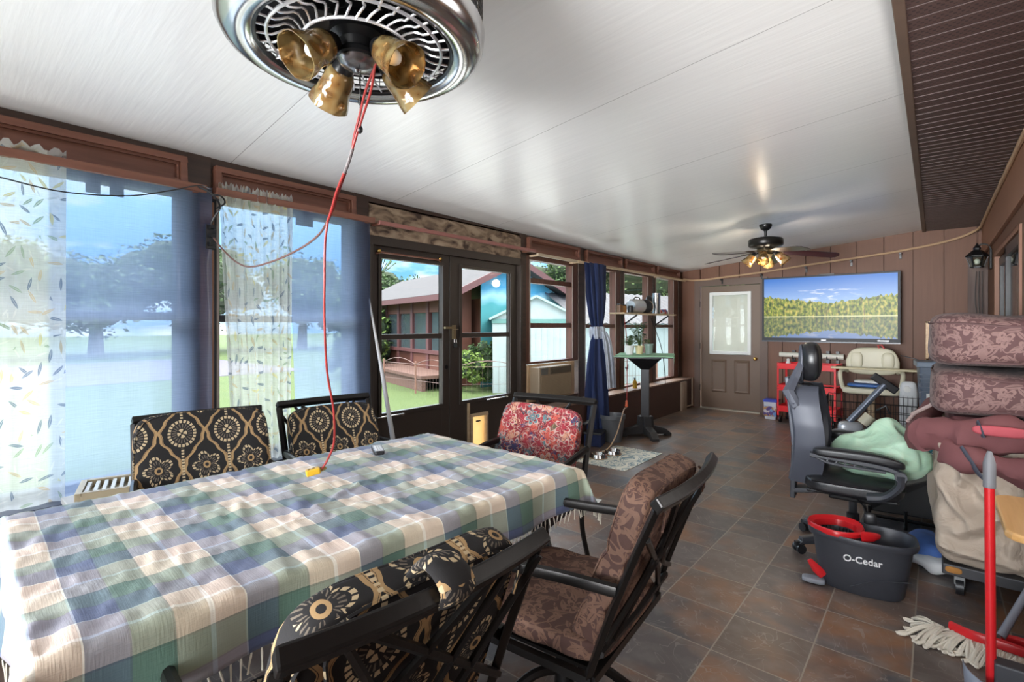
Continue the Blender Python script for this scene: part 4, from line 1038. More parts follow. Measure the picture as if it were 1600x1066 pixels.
def light_arm(t, az, scale, rad, zc, tilt=52, arm=BLACKM, bulb=True):
    c, s = math.cos(az), math.sin(az)
    MB().tube(catmull([(.05*c*scale, .05*s*scale, zc+.01), (.085*c*scale, .085*s*scale, zc+.03*scale), (rad*c, rad*s, zc+.012*scale)], 5), .008*scale, 8).build('light_arm', arm, t, smooth=True)
    M = T(rad*c, rad*s, zc+.010) @ RZ(az) @ Matrix.Rotation(math.radians(180-tilt), 4, 'Y') @ Matrix.Scale(scale, 4)
    b = MB(); b.lathe([(.001, -.03), (.022, -.028), (.030, -.015), (.036, .008), (.034, .012), (.001, .012)], 20, M=M); so = b.build('socket', arm, t, smooth=True)
    b = bell(MB()); b.v = [M @ Vector(p) for p in b.v]; sh = b.build('glass_shade', AMBER, t, smooth=True)
    b = MB(); b.sph((0, 0, .062), .024, 10, (1, 1, 1.3), M); b.cyl(M @ Vector((0, 0, .01)), M @ Vector((0, 0, .04)), .012*scale)
    b.build('bulb', mat('frosted_bulb', (.8, .78, .72), .3), sh, smooth=True)
for k, az in enumerate((-92, -2, 60, 205)): light_arm(t, math.radians((-88, 10, 75, 175)[k]), 1.0, .100, -.022)
def chain(b, x, y, z0, z1, n=None):
    n = int((z0-z1)/.006)
    for k in range(n): b.sph((x, y, z0-(k+.5)*(z0-z1)/n), .0022, 4)
b = MB(); chain(b, .02, -.005, -.055, -.235); b.lathe([(.001, -.262), (.008, -.255), (.009, -.245), (.003, -.233), (.001, -.232)], 10, c=(.02, -.005, 0)); b.build('pull_chain', BLACKM, t, smooth=True)
b = MB(); chain(b, -.03, .03, -.02, -.12); b.lathe([(.001, -.150), (.009, -.140), (.008, -.13), (.003, -.118), (.001, -.117)], 10, c=(-.03, .03, 0)); b.build('pull_chain', BLACKM, t, smooth=True)

# far five-blade fan
t = thing('ceiling_fan', 'far five-blade ceiling fan with dark blades and four amber glass shades', 'ceiling fan', (-1.42, 6.02, 0))
b = MB(); b.lathe([(.001, 2.50), (.062, 2.505), (.065, 2.49), (.05, 2.455), (.022, 2.435), (.001, 2.435)], 24); b.build('canopy', BLACKM, t, smooth=True)
MB().cyl((0, 0, 2.36), (0, 0, 2.46), .014).build('downrod', BLACKM, t, smooth=True)
b = MB(); b.lathe([(.02, 2.365), (.10, 2.36), (.165, 2.345), (.175, 2.33), (.175, 2.275), (.165, 2.262), (.12, 2.25), (.09, 2.235), (.001, 2.235)], 36); b.build('motor', BRONZE, t, smooth=True)
b = MB(); b.lathe([(.001, 2.236), (.085, 2.232), (.09, 2.21), (.07, 2.19), (.075, 2.17), (.05, 2.15), (.03, 2.13), (.001, 2.12)], 24); b.build('light_kit_hub', mat('antique_bronze', (.12, .09, .05), .35, .7), t, smooth=True)
for k in range(5):
    a = math.radians(40-15+72*k); M = RZ(a) @ T(0, 0, 2.215) @ Matrix.Rotation(math.radians(6), 4, 'Y') @ Matrix.Rotation(math.radians(-14), 4, 'X')
    b = MB(); b.prism([(.18, -.045), (.30, -.065), (.66, -.072), (.70, -.05), (.715, 0), (.70, .05), (.66, .072), (.30, .065), (.18, .045)], -.003, .003, M)
    bl = b.build('blade', mat('walnut_blade', (.035, .022, .028), .3), t)
    b = MB(); b.prism([(.08, -.015), (.17, -.012), (.22, -.04), (.27, -.02), (.27, .02), (.22, .04), (.17, .012), (.08, .015)], .004, .009, M); b.build('blade_iron', mat('antique_bronze', (.12, .09, .05)), bl)
for k in range(4): light_arm(t, math.radians(5+90*k), .95, .115, 2.165, 42)
pl = bpy.data.lights.new('fan_lamp', 'POINT'); pl.energy = 9; pl.color = (1, .84, .62); pl.shadow_soft_size = .06
plo = bpy.data.objects.new('fan_lamp', pl); COL.objects.link(plo); plo.location = (-1.42, 6.02, 2.07)

# ------------------------------------------------------------------ cords
def fw(x, y, d):
    r_ = (x-800)/785.; S_ = math.sin(YAW); C_ = math.cos(YAW); return ((-S_+r_*C_)*d, (C_+r_*S_)*d, 1.4+(508-y)/785.*d)
cr_ = thing('extension_cord', 'red extension cord dangling from the caged fan to a yellow three-way plug on the table', 'cord')
H1 = [fw(588, 100, 1.55), fw(572, 140, 1.56), fw(562, 180, 1.57), fw(553, 215, 1.59), fw(551, 232, 1.60)]
H2 = [fw(586, 102, 1.54), fw(580, 140, 1.55), fw(568, 178, 1.56), fw(557, 212, 1.58), fw(551, 232, 1.595)]
b = MB(); b.tube(catmull(H1, 6), .0040, 8); b.tube(catmull(H2, 6), .0040, 8); b.build('red_loop', REDCORD, cr_, smooth=True)
H3 = [fw(551, 232, 1.60), fw(544, 255, 1.62), fw(538, 270, 1.64)]
b = MB(); b.tube(catmull(H3, 5), .0058, 8); b.build('grey_coupling', GREYCORD, cr_, smooth=True)
H4 = [fw(538, 270, 1.64), fw(526, 300, 1.70), fw(519, 325, 1.76), fw(512, 346, 1.80)]
b = MB(); b.tube(catmull(H4, 6), .0050, 8); b.tube(catmull([fw(540, 270, 1.645), fw(529, 300, 1.71), fw(521, 325, 1.765), fw(512, 346, 1.80)], 6), .0042, 8); b.build('red_twist', REDCORD, cr_, smooth=True)
dn = [fw(512, 346, 1.80), fw(508, 380, 1.82), fw(507, 440, 1.85), fw(507, 500, 1.89), fw(511, 580, 1.95), fw(521, 640, 2.0), fw(522, 690, 2.05), fw(512, 718, 2.075), fw(500, 737, 2.085)]
b = MB(); b.tube(catmull(dn, 8), .0045, 8); b.build('table_lead', REDCORD, cr_, smooth=True)
sw = [fw(512, 346, 1.80), fw(497, 368, 1.90), fw(470, 388, 2.1), fw(430, 407, 2.25), fw(392, 417, 2.45), fw(370, 410, 2.6), fw(350, 392, 2.72), fw(334, 372, 2.80)]
b = MB(); b.tube(catmull(sw, 8), .0045, 8); b.build('wall_lead', mat('brown_cord', (.10, .045, .035), .5), cr_, smooth=True)
p = Vector(fw(500, 738, 2.085)); q = Vector(fw(478, 750, 2.06)); q.z = .79; p.z = .80
b = MB(); M = T(*p) 
b.bar(p, q, .036, .026); b.build('yellow_plug', YELP, cr_, bevel=.005)
d = (q-p).normalized(); b = MB(); b.cyl(p-d*.025, p, .006, .011, 10)
for k in range(2): b.bar(p+d*(.02+.018*k)+Vector((0, 0, .010)), p+d*(.030+.018*k)+Vector((0, 0, .010)), .010, .012)
b.build('plug_sleeve', mat('plug_dark', (.20, .13, .03), .5), cr_)
# black aerial wire and power strip on the post
o = MB().tube(catmull([fw(-60, 262, 2.0), fw(0, 277, 2.12), fw(100, 300, 2.35), (fw(200, 306, 2.6)), fw(265, 298, 2.75), fw(310, 290, 2.85), fw(330, 296, 2.87)], 8), .0032, 6).build('hanging_wire', BLACKP, smooth=True)
tag(o, 'thin black wire sagging across the first window to the post', 'wire')
t = thing('power_strip', 'black outlet adapter with plugs strapped to the brown post board', 'power strip', (-3.31, 1.135, 1.95))
MB().box(-.015, .02, -.03, .03, -.10, .05).build('strip_body', BLACKP, t, bevel=.006)
for z in (-.07, -.02, .03): MB().box(.02, .05, -.018, .018, z-.013, z+.013).build('plug', BLACKM, t, bevel=.004)
o = MB().tube(catmull([(-3.30, 1.13, 1.86), (-3.315, 1.125, 1.7), (-3.312, 1.135, 1.4), (-3.32, 1.13, 1.1), (-3.32, 1.138, .56)], 6), .004, 6).build('tan_wire', TANC, smooth=True); tag(o, 'thin tan wire running down the brown post board', 'wire')
b = MB(); b.tube(catmull([(-3.22, 1.04, 2.19), (-3.19, 1.08, 2.17), (-3.17, 1.12, 2.13), (-3.20, 1.15, 2.10), (-3.24, 1.16, 2.08), (-3.27, 1.14, 2.03), (-3.30, 1.135, 1.99)], 6), .006, 6); b.tube(catmull([(-3.22, 1.11, 2.16), (-3.18, 1.15, 2.15), (-3.21, 1.18, 2.12), (-3.25, 1.15, 2.09)], 6), .005, 6)
tag(b.build('cord_bundle', BLACKP, smooth=True), 'bundle of black cords looped at the top of the post', 'cord')
# raceway / garland conduit round the far corner
CP = [(-3.22, 8.30, 2.165), (-3.12, 8.46, 2.155), (-2.9, 8.52, 2.16), (-2.67, 8.53, 2.18), (-2.07, 8.53, 2.225), (-1.46, 8.53, 2.29), (-.9, 8.53, 2.34), (-.4, 8.53, 2.39), (0, 8.53, 2.45), (.25, 8.50, 2.51), (.41, 8.40, 2.58), (.435, 8.0, 2.61), (.435, 7.0, 2.615), (.435, 5, 2.61), (.435, 2, 2.61)]
pts = catmull(CP, 8); o = MB().tube(pts, [.014+.002*(i % 2) for i in range(len(pts))], 8).build('rope_light', TANC, smooth=True); tag(o, 'tan rope light strung along the back wall and up the right header', 'rope light')
b = MB()
for x, z in ((-2.67, 2.165), (-2.07, 2.21), (-1.46, 2.275), (-.9, 2.325), (-.35, 2.38)): b.box(x-.012, x+.012, 8.47, 8.56, z-.035, z-.012); b.box(x-.012, x+.012, 8.545, 8.565, z-.09, z-.012)
b.build('clips', BLACKM, o)

# ------------------------------------------------------------------ by the windows
t = thing('air_conditioner', 'beige window air conditioner below the three-pane window', 'air conditioner', (-3.36, 4.5, .60))
MB().box(-.02, .15, -.23, .40, 0, .345).build('case', mat('beige_plastic', (.27, .20, .13), .5), t, bevel=.012)
b = MB()
for k in range(26): b.box(.15, .157, -.20, .37, .02+k*.0088, .0245+k*.0088)
b.build('front_grille', mat('grille_beige', (.35, .27, .175), .5), t)
b = MB()
for k in range(4): b.box(.15, .16, -.03, .365, .268+k*.017, .276+k*.017)
b.box(.148, .152, -.035, .37, .262, .335); b.build('air_vent', mat('dark_louver', (.10, .08, .055), .5), t)
MB().box(.15, .156, -.20, -.08, .265, .335).build('control_panel', mat('panel_dark', (.12, .12, .11), .4), t)
o = MB(); frame_yz(o, 4.24, 5.14, .565, .965, .06, -3.375, -3.335); o.box(-3.37, -3.345, 4.78, 5.10, .60, .96); o.box(-3.365, -3.35, 4.28, 4.9, .90, .94)
o = o.build('ac_surround', wood('raw_pine', (.42, .27, .15), (.55, .38, .22), 2, rough=.6), bevel=.003); tag(o, 'raw pine boxing around the air conditioner', 'frame')
# shelf with odds and ends
t = thing('window_shelf', 'narrow dark shelf bracketed across the two far windows', 'shelf', (0, 0, 0))
MB().box(-3.34, -3.10, 5.98, 7.70, 1.548, 1.566).build('shelf_board', TANFR, t, bevel=.003)
for y in (6.40, 7.46): MB().bar((-3.34, y, 1.40), (-3.13, y, 1.54), .018, .018).bar((-3.34, y, 1.38), (-3.34, y, 1.55), .02, .012).build('bracket', BLACKM, t)
def jar(y, x, r, h, m, label, name='jar', cat='jar'):
    t = thing(name, label, cat, (x, y, 1.566), 0, 'jars on the window shelf'); b = MB(); b.lathe([(.001, 0), (r, 0), (r, h*.8), (r*.8, h*.86), (r*.8, h*.9)], 18); b.build('body', m, t, smooth=True)
    MB().lathe([(r*.85, h*.86), (r*.85, h), (.001, h)], 18).build('lid', BLACKP, t, smooth=True)
AMB2 = mat('brown_jar', (.16, .07, .025), .3)
jar(6.03, -3.2, .04, .12, AMB2, 'small amber jar at the left end of the window shelf')
jar(6.17, -3.22, .045, .11, mat('orange_jar', (.35, .16, .04), .35), 'squat orange brown jar second from the left on the window shelf')
jar(6.30, -3.18, .04, .10, BLACKP, 'squat black jar next to the silver speaker')
t = thing('speaker', 'silver and black barrel shaped speaker lying on the window shelf', 'speaker', (-3.22, 6.62, 1.566))
MB().tube([(0, -.24, .10), (0, -.20, .10), (0, .05, .10)], [.07, .095, .10], 24).build('silver_body', mat('silver_plastic', (.55, .56, .57), .3, .5), t, smooth=True)
MB().tube([(0, .051, .10), (0, .12, .10), (0, .26, .10), (0, .29, .10)], [.10, .102, .10, .085], 24).build('black_grille', mat('speaker_mesh', (.02, .02, .025), .7, bump=.4, nsc=60), t, smooth=True)
MB().torus((0, 0, 0), .09, .008, 20, 6, M=T(0, .292, .10) @ Matrix.Rotation(PI/2, 4, 'X')).build('tan_ring', TANFR, t, smooth=True)
MB().tube([(0, -.15, .19), (0, -.1, .225), (0, .02, .225), (0, .06, .195)], .008, 8).build('handle', BLACKP, t, smooth=True)
t = thing('small_fan', 'black round desk gadget standing behind the speaker', 'gadget', (-3.24, 7.02, 1.566)); MB().lathe([(.001, 0), (.05, 0), (.04, .02), (.02, .05), (.02, .14), (.001, .14)], 16).build('stand', BLACKP, t, smooth=True); MB().sph((0, 0, .20), .075, 12, (.6, 1, 1)).build('head', BLACKP, t, smooth=True)
o = MB().lathe([(.001, 0), (.062, 0), (.062, .31), (.055, .315), (.001, .315)], 24).build('steel_tumbler', mat('steel_dark', (.32, .33, .35), .25, .9), smooth=True, loc=(-3.2, 7.17, 1.566)); tag(o, 'tall steel cylinder standing on the window shelf', 'canister')
t = thing('trinket', 'crumpled red, white and blue packet at the right end of the window shelf', 'packet', (-3.2, 7.42, 1.566))
b = MB(); b.sup((0, 0, .035), (.10, .22, .07), 3, 8, fn=lambda p: p+Vector((0, 0, .02*mnoise.noise(p*25)))); g = G('packet_print', .4); u = g.tc(); d_, c_, p_ = g.vor(u, 22); g.col(g.ramp(g.xyz(c_)[0], [(0, (.5, .06, .05)), (.3, (.6, .6, .6)), (.6, (.06, .10, .35)), (.8, (.5, .35, .2))], True)); b.build('wrapper', g.m, t, smooth=True)
MB().box(-.03, .03, .09, .15, 0, .035).build('flap', WHITEP, t)
# pub table
t = thing('pub_table', 'black square pub table on a pedestal with four splayed feet', 'table', (-2.80, 5.95, 0), math.radians(22))
MB().box(-.34, .34, -.34, .34, 1.00, 1.022).build('table_top', BLACKM, t, bevel=.004)
b = MB(); b.add([(-.2, -.2, .985), (.2, -.2, .985), (.2, .2, .985), (-.2, .2, .985), (-.05, -.05, .84), (.05, -.05, .84), (.05, .05, .84), (-.05, .05, .84), (-.2, -.2, 1.0), (.2, -.2, 1.0), (.2, .2, 1.0), (-.2, .2, 1.0)], [(4, 5, 1, 0), (5, 6, 2, 1), (6, 7, 3, 2), (7, 4, 0, 3), (0, 1, 9, 8), (1, 2, 10, 9), (2, 3, 11, 10), (3, 0, 8, 11)])
b.build('collar', BLACKM, t); MB().box(-.05, .05, -.05, .05, .12, .86).build('column', mat('column_black', (.02, .02, .024), .4), t, bevel=.004)
for k in range(4):
    M = RZ(k*PI/2+math.radians(25)); b = MB(); vs = []
    pr = [(.04, .03), (.04, .25), (.085, .25), (.10, .135), (.25, .095), (.33, .03), (.33, .0), (.26, .0), (.24, .025)]
    b.add([(x, -.045, z) for x, z in pr]+[(x, .045, z) for x, z in pr], [tuple(range(9)), tuple(reversed(range(9, 18)))]+[(i, (i+1) % 9, 9+(i+1) % 9, 9+i) for i in range(9)], M)
    b.build('foot', mat('foot_grey_black', (.035, .035, .038), .45), t, bevel=.003)
b = MB()
def cf_(u, v):
    x = -.37+.78*u; y = -.36+.76*v; z = 1.027+.003*mnoise.noise(Vector((x*8, y*8, 0)))
    ex = max(0, abs(x)-.345); ey = max(0, abs(y)-.345); e = max(ex, ey)
    return (max(-.35, min(.352, x)) if ex else x, max(-.35, min(.352, y)) if ey else y, z-e*(1.0+.35*math.sin(9*(x+y))))
b.grid(cf_, 60, 60, M=T(-2.80, 5.95, 0) @ RZ(math.radians(22)))
o = b.build('green_cloth', mat('sage_cloth', (.20, .36, .22), .85, nsc=10, bump=.1), smooth=True, solid=.002); tag(o, 'sage green cloth spread over the pub table', 'tablecloth')
def plant(x, y, z, r, h, potm, label, leafm, n, L, spread, seed, stem=None):
    t = thing('potted_plant', label, 'potted plant', (x, y, z), 0, 'potted plants on the pub table'); rnd = random.Random(seed)
    b = MB(); b.lathe([(.001, 0), (r*.72, 0), (r*.95, h*.85), (r*1.04, h*.86), (r*1.04, h), (r*.92, h), (r*.88, h*.86)], 22); b.build('pot', potm, t, smooth=True)
    MB().disc((0, 0, h*.88), r*.9, 16).build('soil', TERRA, t)
    b = MB(); c = MB()
    for k in range(n):
        a = rnd.uniform(0, 6.28); rr = rnd.uniform(.2, 1)*spread; zz = h+rnd.uniform(.1, 1)*(stem or spread*1.2); base = Vector((0, 0, h*.9)); p = Vector((rr*math.cos(a), rr*math.sin(a), zz))
        c.tube([base, (base+p)/2+Vector((0, 0, .02)), p], .0018, 4)
        u = Vector((math.cos(a), math.sin(a), rnd.uniform(-.6, .5))).normalized(); w_ = u.cross(Vector((0, 0, 1))).normalized(); nn = u.cross(w_)
        b.add([p-u*L*.5, p-w_*L*.28, p+nn*L*.05, p+w_*L*.28, p+u*L*.6], [(0, 1, 2), (0, 2, 3), (1, 4, 2), (2, 4, 3)])
    c.build('stems', F2, t); b.build('leaves', leafm, t, merge=False)
    return t
plant(-2.94, 5.80, 1.028, .062, .115, mat('white_pot', (.62, .64, .62), .4), 'small leafy plant in a white pot at the left of the pub table', F1, 60, .06, .10, 1)
plant(-2.88, 5.95, 1.028, .055, .11, mat('yellow_pot', (.60, .52, .28), .5), 'taller dark leaved plant in a pale yellow pot on the pub table', m_foliage('glossy_leaves', (.012, .035, .02), (.04, .09, .05)), 70, .07, .12, 2, .30)
plant(-2.76, 5.97, 1.028, .058, .135, mat('sage_pot', (.18, .26, .22), .35), 'sprig in a grey green ceramic vase on the pub table', F1, 10, .05, .05, 3)
# floor pot, box, pet bowls, mat
t = thing('planter', 'large empty grey plastic planter on the floor under the tied curtain', 'planter', (-2.98, 5.43, 0))
b = MB(); b.lathe([(.001, 0), (.11, 0), (.145, .27), (.155, .275), (.155, .32), (.147, .32), (.137, .27), (.10, .02), (.001, .02)], 32); b.build('pot', mat('planter_grey', (.115, .12, .13), .45), t, smooth=True)
MB().disc((0, 0, .24), .13).build('soil', TERRA, t)
t = thing('storage_box', 'small black box on the floor in front of the planter', 'box', (-3.04, 5.12, 0), .3); MB().box(-.10, .10, -.12, .12, 0, .14).build('body', NAVY, t, bevel=.01); MB().box(-.105, .105, -.125, .125, .14, .165).build('lid', BLACKP, t, bevel=.006)
b = MB(); b.box(-.56/2, .56/2, -.43, .43, 0, .006); o = b.build('floor_mat', MATM, bevel=.02, loc=(-2.54, 4.80, 0), rot=(0, 0, 0)); tag(o, 'cream floor mat with blue grey swirls near the planter', 'mat')
for k, (x, y, lab) in enumerate(((-2.70, 4.62, 'nearer small metal pet bowl on the swirl mat'), (-2.66, 4.85, 'farther small metal pet bowl on the swirl mat'))):
    t = thing('pet_bowl', lab, 'bowl', (x, y, .006), 0, 'pet bowls on the mat'); MB().lathe([(.001, .01), (.06, .01), (.075, .045), (.08, .045), (.095, 0), (.001, 0)], 24).build('bowl', CHROME, t, smooth=True); MB().torus((0, 0, .006), .092, .006, 24, 6).build('rubber_ring', mat('tan_rubber', (.30, .20, .12), .6), t, smooth=True)
o = MB().box(-.10, .10, -.07, .07, 0, .003).build('paper_sheet', WHITEP, loc=(-2.12, 3.45, 0), rot=(0, 0, .2)); tag(o, 'white sheet of paper on the floor beyond the table corner', 'paper')
# cords near curtain
b = MB(); b.tube(catmull([(-3.30, 6.35, 1.50), (-3.16, 6.15, 1.2), (-3.05, 5.95, .80), (-2.95, 5.75, .55), (-2.93, 5.70, .42)], 6), .006, 6)
o = b.build('orange_cord', REDCORD, smooth=True); tag(o, 'red orange cord hanging from behind the pub table plants', 'cord')
MB().cyl((-2.93, 5.70, .46), (-2.93, 5.70, .385), .012, .02).build('socket', mat('orange_plastic', (.62, .12, .05), .4), o, smooth=True)
b = MB(); b.tube(catmull([(-2.93, 5.70, .375), (-2.86, 5.5, .385), (-2.74, 5.2, .33), (-2.66, 4.95, .22), (-2.68, 4.85, .10), (-2.75, 4.8, .02), (-2.85, 4.9, .012)], 6), .007, 6)
tag(b.build('beige_cord', TANC, smooth=True), 'beige cord curving from the orange socket down to the bowls', 'cord')
b = MB(); b.tube(catmull([(-3.34, 7.30, 1.50), (-3.20, 7.33, 1.1), (-3.15, 7.36, .75), (-3.14, 7.37, .51)], 5), .006, 6); tag(b.build('brown_cord', BRONZE, smooth=True), 'dark brown cord hanging in front of the last window', 'cord')
t = thing('bottle', 'small yellow bottle on the window ledge behind the pub table', 'bottle', (-3.24, 6.55, .506)); MB().lathe([(.001, 0), (.03, 0), (.03, .09), (.012, .115), (.012, .13)], 16).build('body', YELP, t, smooth=True); MB().lathe([(.014, .125), (.014, .15), (.001, .15)], 12).build('cap', BLACKP, t, smooth=True)
t = thing('cup', 'small pale cup next to the yellow bottle on the ledge', 'cup', (-3.24, 6.80, .506)); MB().lathe([(.001, 0), (.03, 0), (.034, .075), (.030, .075), (.026, .01), (.001, .01)], 16).build('cup', mat('grey_cup', (.40, .42, .40), .4), t, smooth=True)
# wire grille panel in the corner
t = thing('corner_grille', 'cream slatted wire grille leaning in the corner beside the back door', 'grille', (0, 0, 0))
b = MB(); 
b.box(-3.345, -3.315, 8.50, 8.53, .03, .50); b.box(-3.165, -3.14, 8.50, 8.53, .03, .50); b.box(-3.175, -3.15, 8.30, 8.50, .03, .05); b.build('frame', mat('cream_metal', (.40, .29, .22), .5), t, bevel=.003)
b = MB()
for k in range(22): b.cyl((-3.335, 8.515, .05+k*.02), (-3.145, 8.515, .05+k*.02), .0035, n=6)
b.build('slats', mat('cream_metal', (.40, .29, .22)), t)
t = thing('louvered_heater', 'narrow tan louvered heater standing at the end of the knee wall', 'heater', (0, 0, 0))
MB().box(-3.168, -3.13, 8.02, 8.22, 0, .47).build('case', mat('tan_enamel', (.38, .28, .21), .5), t, bevel=.006)
b = MB()
for k in range(20): b.box(-3.13, -3.122, 8.04, 8.20, .04+k*.02, .05+k*.02)
b.build('louvers', mat('tan_enamel', (.38, .28, .21)), t)
# leaning white pole, sill things
b = MB(); b.tube([(-3.32, 2.245, 1.60), (-3.22, 2.30, 1.0), (-3.04, 2.36, .02)], [.006, .016, .022], 10); tag(b.build('white_pole', mat('pole_white', (.50, .49, .49), .4), smooth=True), 'tapered white pole leaning against the left french door', 'pole')
t = thing('vent_register', 'tan framed louvered vent register lying on the window sill', 'vent', (-3.05, .66, .60), math.radians(-15))
b = MB(); frame = [( -.13, .13, -.17, -.145), (-.13, .13, .145, .17), (-.13, -.105, -.145, .145), (.105, .13, -.145, .145)]
for a, c, d, e_ in frame: b.box(a, c, d, e_, 0, .035)
b.box(-.12, .12, -.16, .16, -.02, 0); b.build('frame', mat('register_tan', (.42, .34, .22), .5), t, bevel=.003)
b = MB()
for k in range(9): b.box(-.10, .10, -.14+k*.032, -.125+k*.032, .008, .028)
b.build('louvers', mat('register_white', (.62, .60, .54), .5), t)
t = thing('plastic_tub', 'round white plastic tub on the sill beside the vent register', 'tub', (-3.03, .95, .61)); MB().lathe([(.001, 0), (.05, 0), (.062, .065), (.001, .065)], 28).build('tub', WHITEP, t, smooth=True); MB().lathe([(.066, .06), (.066, .075), (.001, .075)], 28).build('lid', mat('tub_lid', (.60, .58, .54), .4), t, smooth=True)
o = MB().box(-3.20, -2.86, .45, 1.15, .545, .575).build('low_shelf', mat('shelf_grey', (.42, .40, .38), .5), bevel=.004); tag(o, 'low grey shelf board under the vent register and tub', 'shelf')
for y in (.5, 1.1): MB().box(-3.18, -2.88, y-.012, y+.012, 0, .545).build('shelf_support', DARKW, o)
t = thing('paper_towels', 'white crumpled paper pile at the foot of the gathered curtain', 'paper', (-3.06, 1.36, 0)); MB().sup((0, 0, .26), (.2, .3, .52), 4, 10, fn=lambda p: p+Vector((.02, .01, .02))*mnoise.noise(p*9)).build('bundle', mat('crumpled_white', (.62, .63, .66), .7, var=.25, nsc=14, bump=.4), t, smooth=True)
MB().sup((.02, .0, .54), (.16, .24, .06), 3, 8).build('top_sheet', WHITEP, t, smooth=True)

# ------------------------------------------------------------------ television and back wall things
t = thing('television', 'large flat television on the back wall showing a forest lake', 'television', (-1.185, 8.40, 1.64))
M_ = Matrix.Rotation(math.radians(-1.2), 4, 'Z')
b = MB(); b.box(-.84, .84, -.02, .03, -.475, .475, M_); b.build('housing', BLACKP, t, bevel=.004); MB().box(-.3, .3, .03, .16, -.2, .2, M_).build('wall_mount', BLACKM, t)
b = MB(); frame_ = [(-.845, .845, .455, .478), (-.845, .845, -.478, -.428), (-.845, -.815, -.43, .456), (.815, .845, -.43, .456)]
for a, c, d, e_ in frame_: b.box(a, c, -.026, -.018, d, e_, M_)
b.build('bezel', mat('bezel_black', (.006, .008, .014), .5), t, bevel=.002)
MB().box(-.845, .845, -.034, -.02, -.492, -.477, M_).build('bottom_strip', mat('tv_strip', (.07, .075, .10), .3), t)
b = MB(); b.grid(lambda u, v: (-.815+1.63*u, -.0225, -.428+.884*v), 1, 1, M_)
b.build('screen', SCREEN, t, uv=lambda i: [(0, 0), (1, 0), (0, 1), (1, 1)][i], merge=False)
MB().box(-.06, .0, -.028, -.0255, -.462, -.450, M_).box(.60, .72, -.028, -.0255, -.462, -.448, M_).build('logo_plate', mat('bezel_silver', (.5, .5, .52), .3, .6), t)
MB().box(-.10, .10, -.02, .02, .478, .492, M_).build('sensor_bar', BLACKP, t)
t = thing('tool_cart', 'red three-shelf rolling tool cart under the television', 'cart', (-1.36, 8.18, 0), math.radians(-4))
for z in (.16, .46, .77):
    b = MB(); x0, x1, y0, y1, h = -.36, .36, -.20, .20, .085
    b.box(x0, x1, y0, y1, z, z+.006); b.box(x0, x1, y0, y0+.004, z, z+h); b.box(x0, x1, y1-.004, y1, z, z+h); b.box(x0, x0+.004, y0, y1, z, z+h); b.box(x1-.004, x1, y0, y1, z, z+h)
    b.build('tray', REDMET, t, bevel=.002)
for sx in (-1, 1):
    for sy in (-1, 1):
        b = MB(); b.box(sx*.36-.02*(sx > 0), sx*.36+.02*(sx < 0), sy*.2-.003, sy*.2+.003, .10, .86); b.box(sx*.36-.003, sx*.36+.003, sy*.2-.02*(sy > 0), sy*.2+.02*(sy < 0), .10, .86)
        p = b.build('corner_post', REDMET, t)
        b = MB()
        for z in (.19, .22, .49, .53, .80, .84): b.cyl((sx*.36-sx*.012, sy*.2-.006, z), (sx*.36-sx*.012, sy*.2+.006, z), .006, n=8)
        b.build('bolts', CHROME, p)
        w = MB().cyl((sx*.33-.012, sy*.17, .05), (sx*.33+.012, sy*.17, .05), .05, n=20).build('caster', BLACKP, t, smooth=True)
        MB().torus((0, 0, 0), .035, .006, 16, 6, M=T(sx*.33-.014, sy*.17, .05) @ Matrix.Rotation(PI/2, 4, 'Y')).build('wheel_rim', REDP, w)
def prop(name, label, cat, mb, m, **k): return tag(mb.build(name, m, **k), label, cat)
t = thing('bottle', 'small white figurine-like bottle on the left corner of the red cart', 'bottle', (-1.62, 8.14, .777)); MB().lathe([(.001, 0), (.035, 0), (.04, .06), (.02, .10), (.022, .13), (.001, .14)], 16).build('body', WHITEP, t, smooth=True); MB().box(-.06, .02, -.02, .02, 0, .05).build('tag', TANFR, t)
prop('bowl', 'pale bowl on the bottom tray of the red cart', 'bowl', MB().lathe([(.001, 0), (.04, 0), (.075, .05), (.07, .052), (.03, .01)], 20), TANFR, loc=(-1.45, 8.12, .167), smooth=True)
prop('black_box', 'small black device on the middle tray of the red cart', 'device', MB().box(-.08, .08, -.06, .06, 0, .07), BLACKP, loc=(-1.12, 8.14, .468), bevel=.008)
t = thing('white_tube', 'long white pipe held on hooks above the red cart', 'pipe', (0, 0, 0)); MB().cyl((-1.80, 8.46, .955), (-.98, 8.46, .945), .038).build('pipe', mat('white_pipe', (.66, .66, .58), .4), t, smooth=True)
b = MB()
for x in (-1.62, -1.18, -1.06): b.box(x-.02, x+.02, 8.50, 8.57, .72, 1.02); b.tube([(x, 8.50, .90), (x, 8.43, .90), (x, 8.415, .945)], .008, 6)
b.build('hooks', BLACKM, t)
t = thing('pretzel_tub', 'clear plastic tub with blue lid and printed label beside the back door', 'tub', (-1.86, 8.22, 0))
MB().lathe([(.001, .0), (.105, 0), (.125, .27), (.001, .27)], 4, M=RZ(PI/4)).build('body', mat('tub_body', (.58, .60, .66), .3), t, bevel=.015)
g = G('tub_label', .5); o_ = g.tc(); d_, c_, p_ = g.vor(o_, 26); g.col(g.ramp(g.xyz(c_)[0], [(0, (.10, .06, .22)), (.3, (.55, .5, .5)), (.55, (.16, .28, .55)), (.8, (.40, .22, .10))], True))
MB().lathe([(.116, .05), (.126, .20)], 4, M=RZ(PI/4)).build('label_wrap', g.m, t)
MB().lathe([(.134, .262), (.134, .295), (.001, .295)], 4, M=RZ(PI/4)).build('lid', mat('blue_lid', (.035, .06, .40), .35), t, bevel=.008)
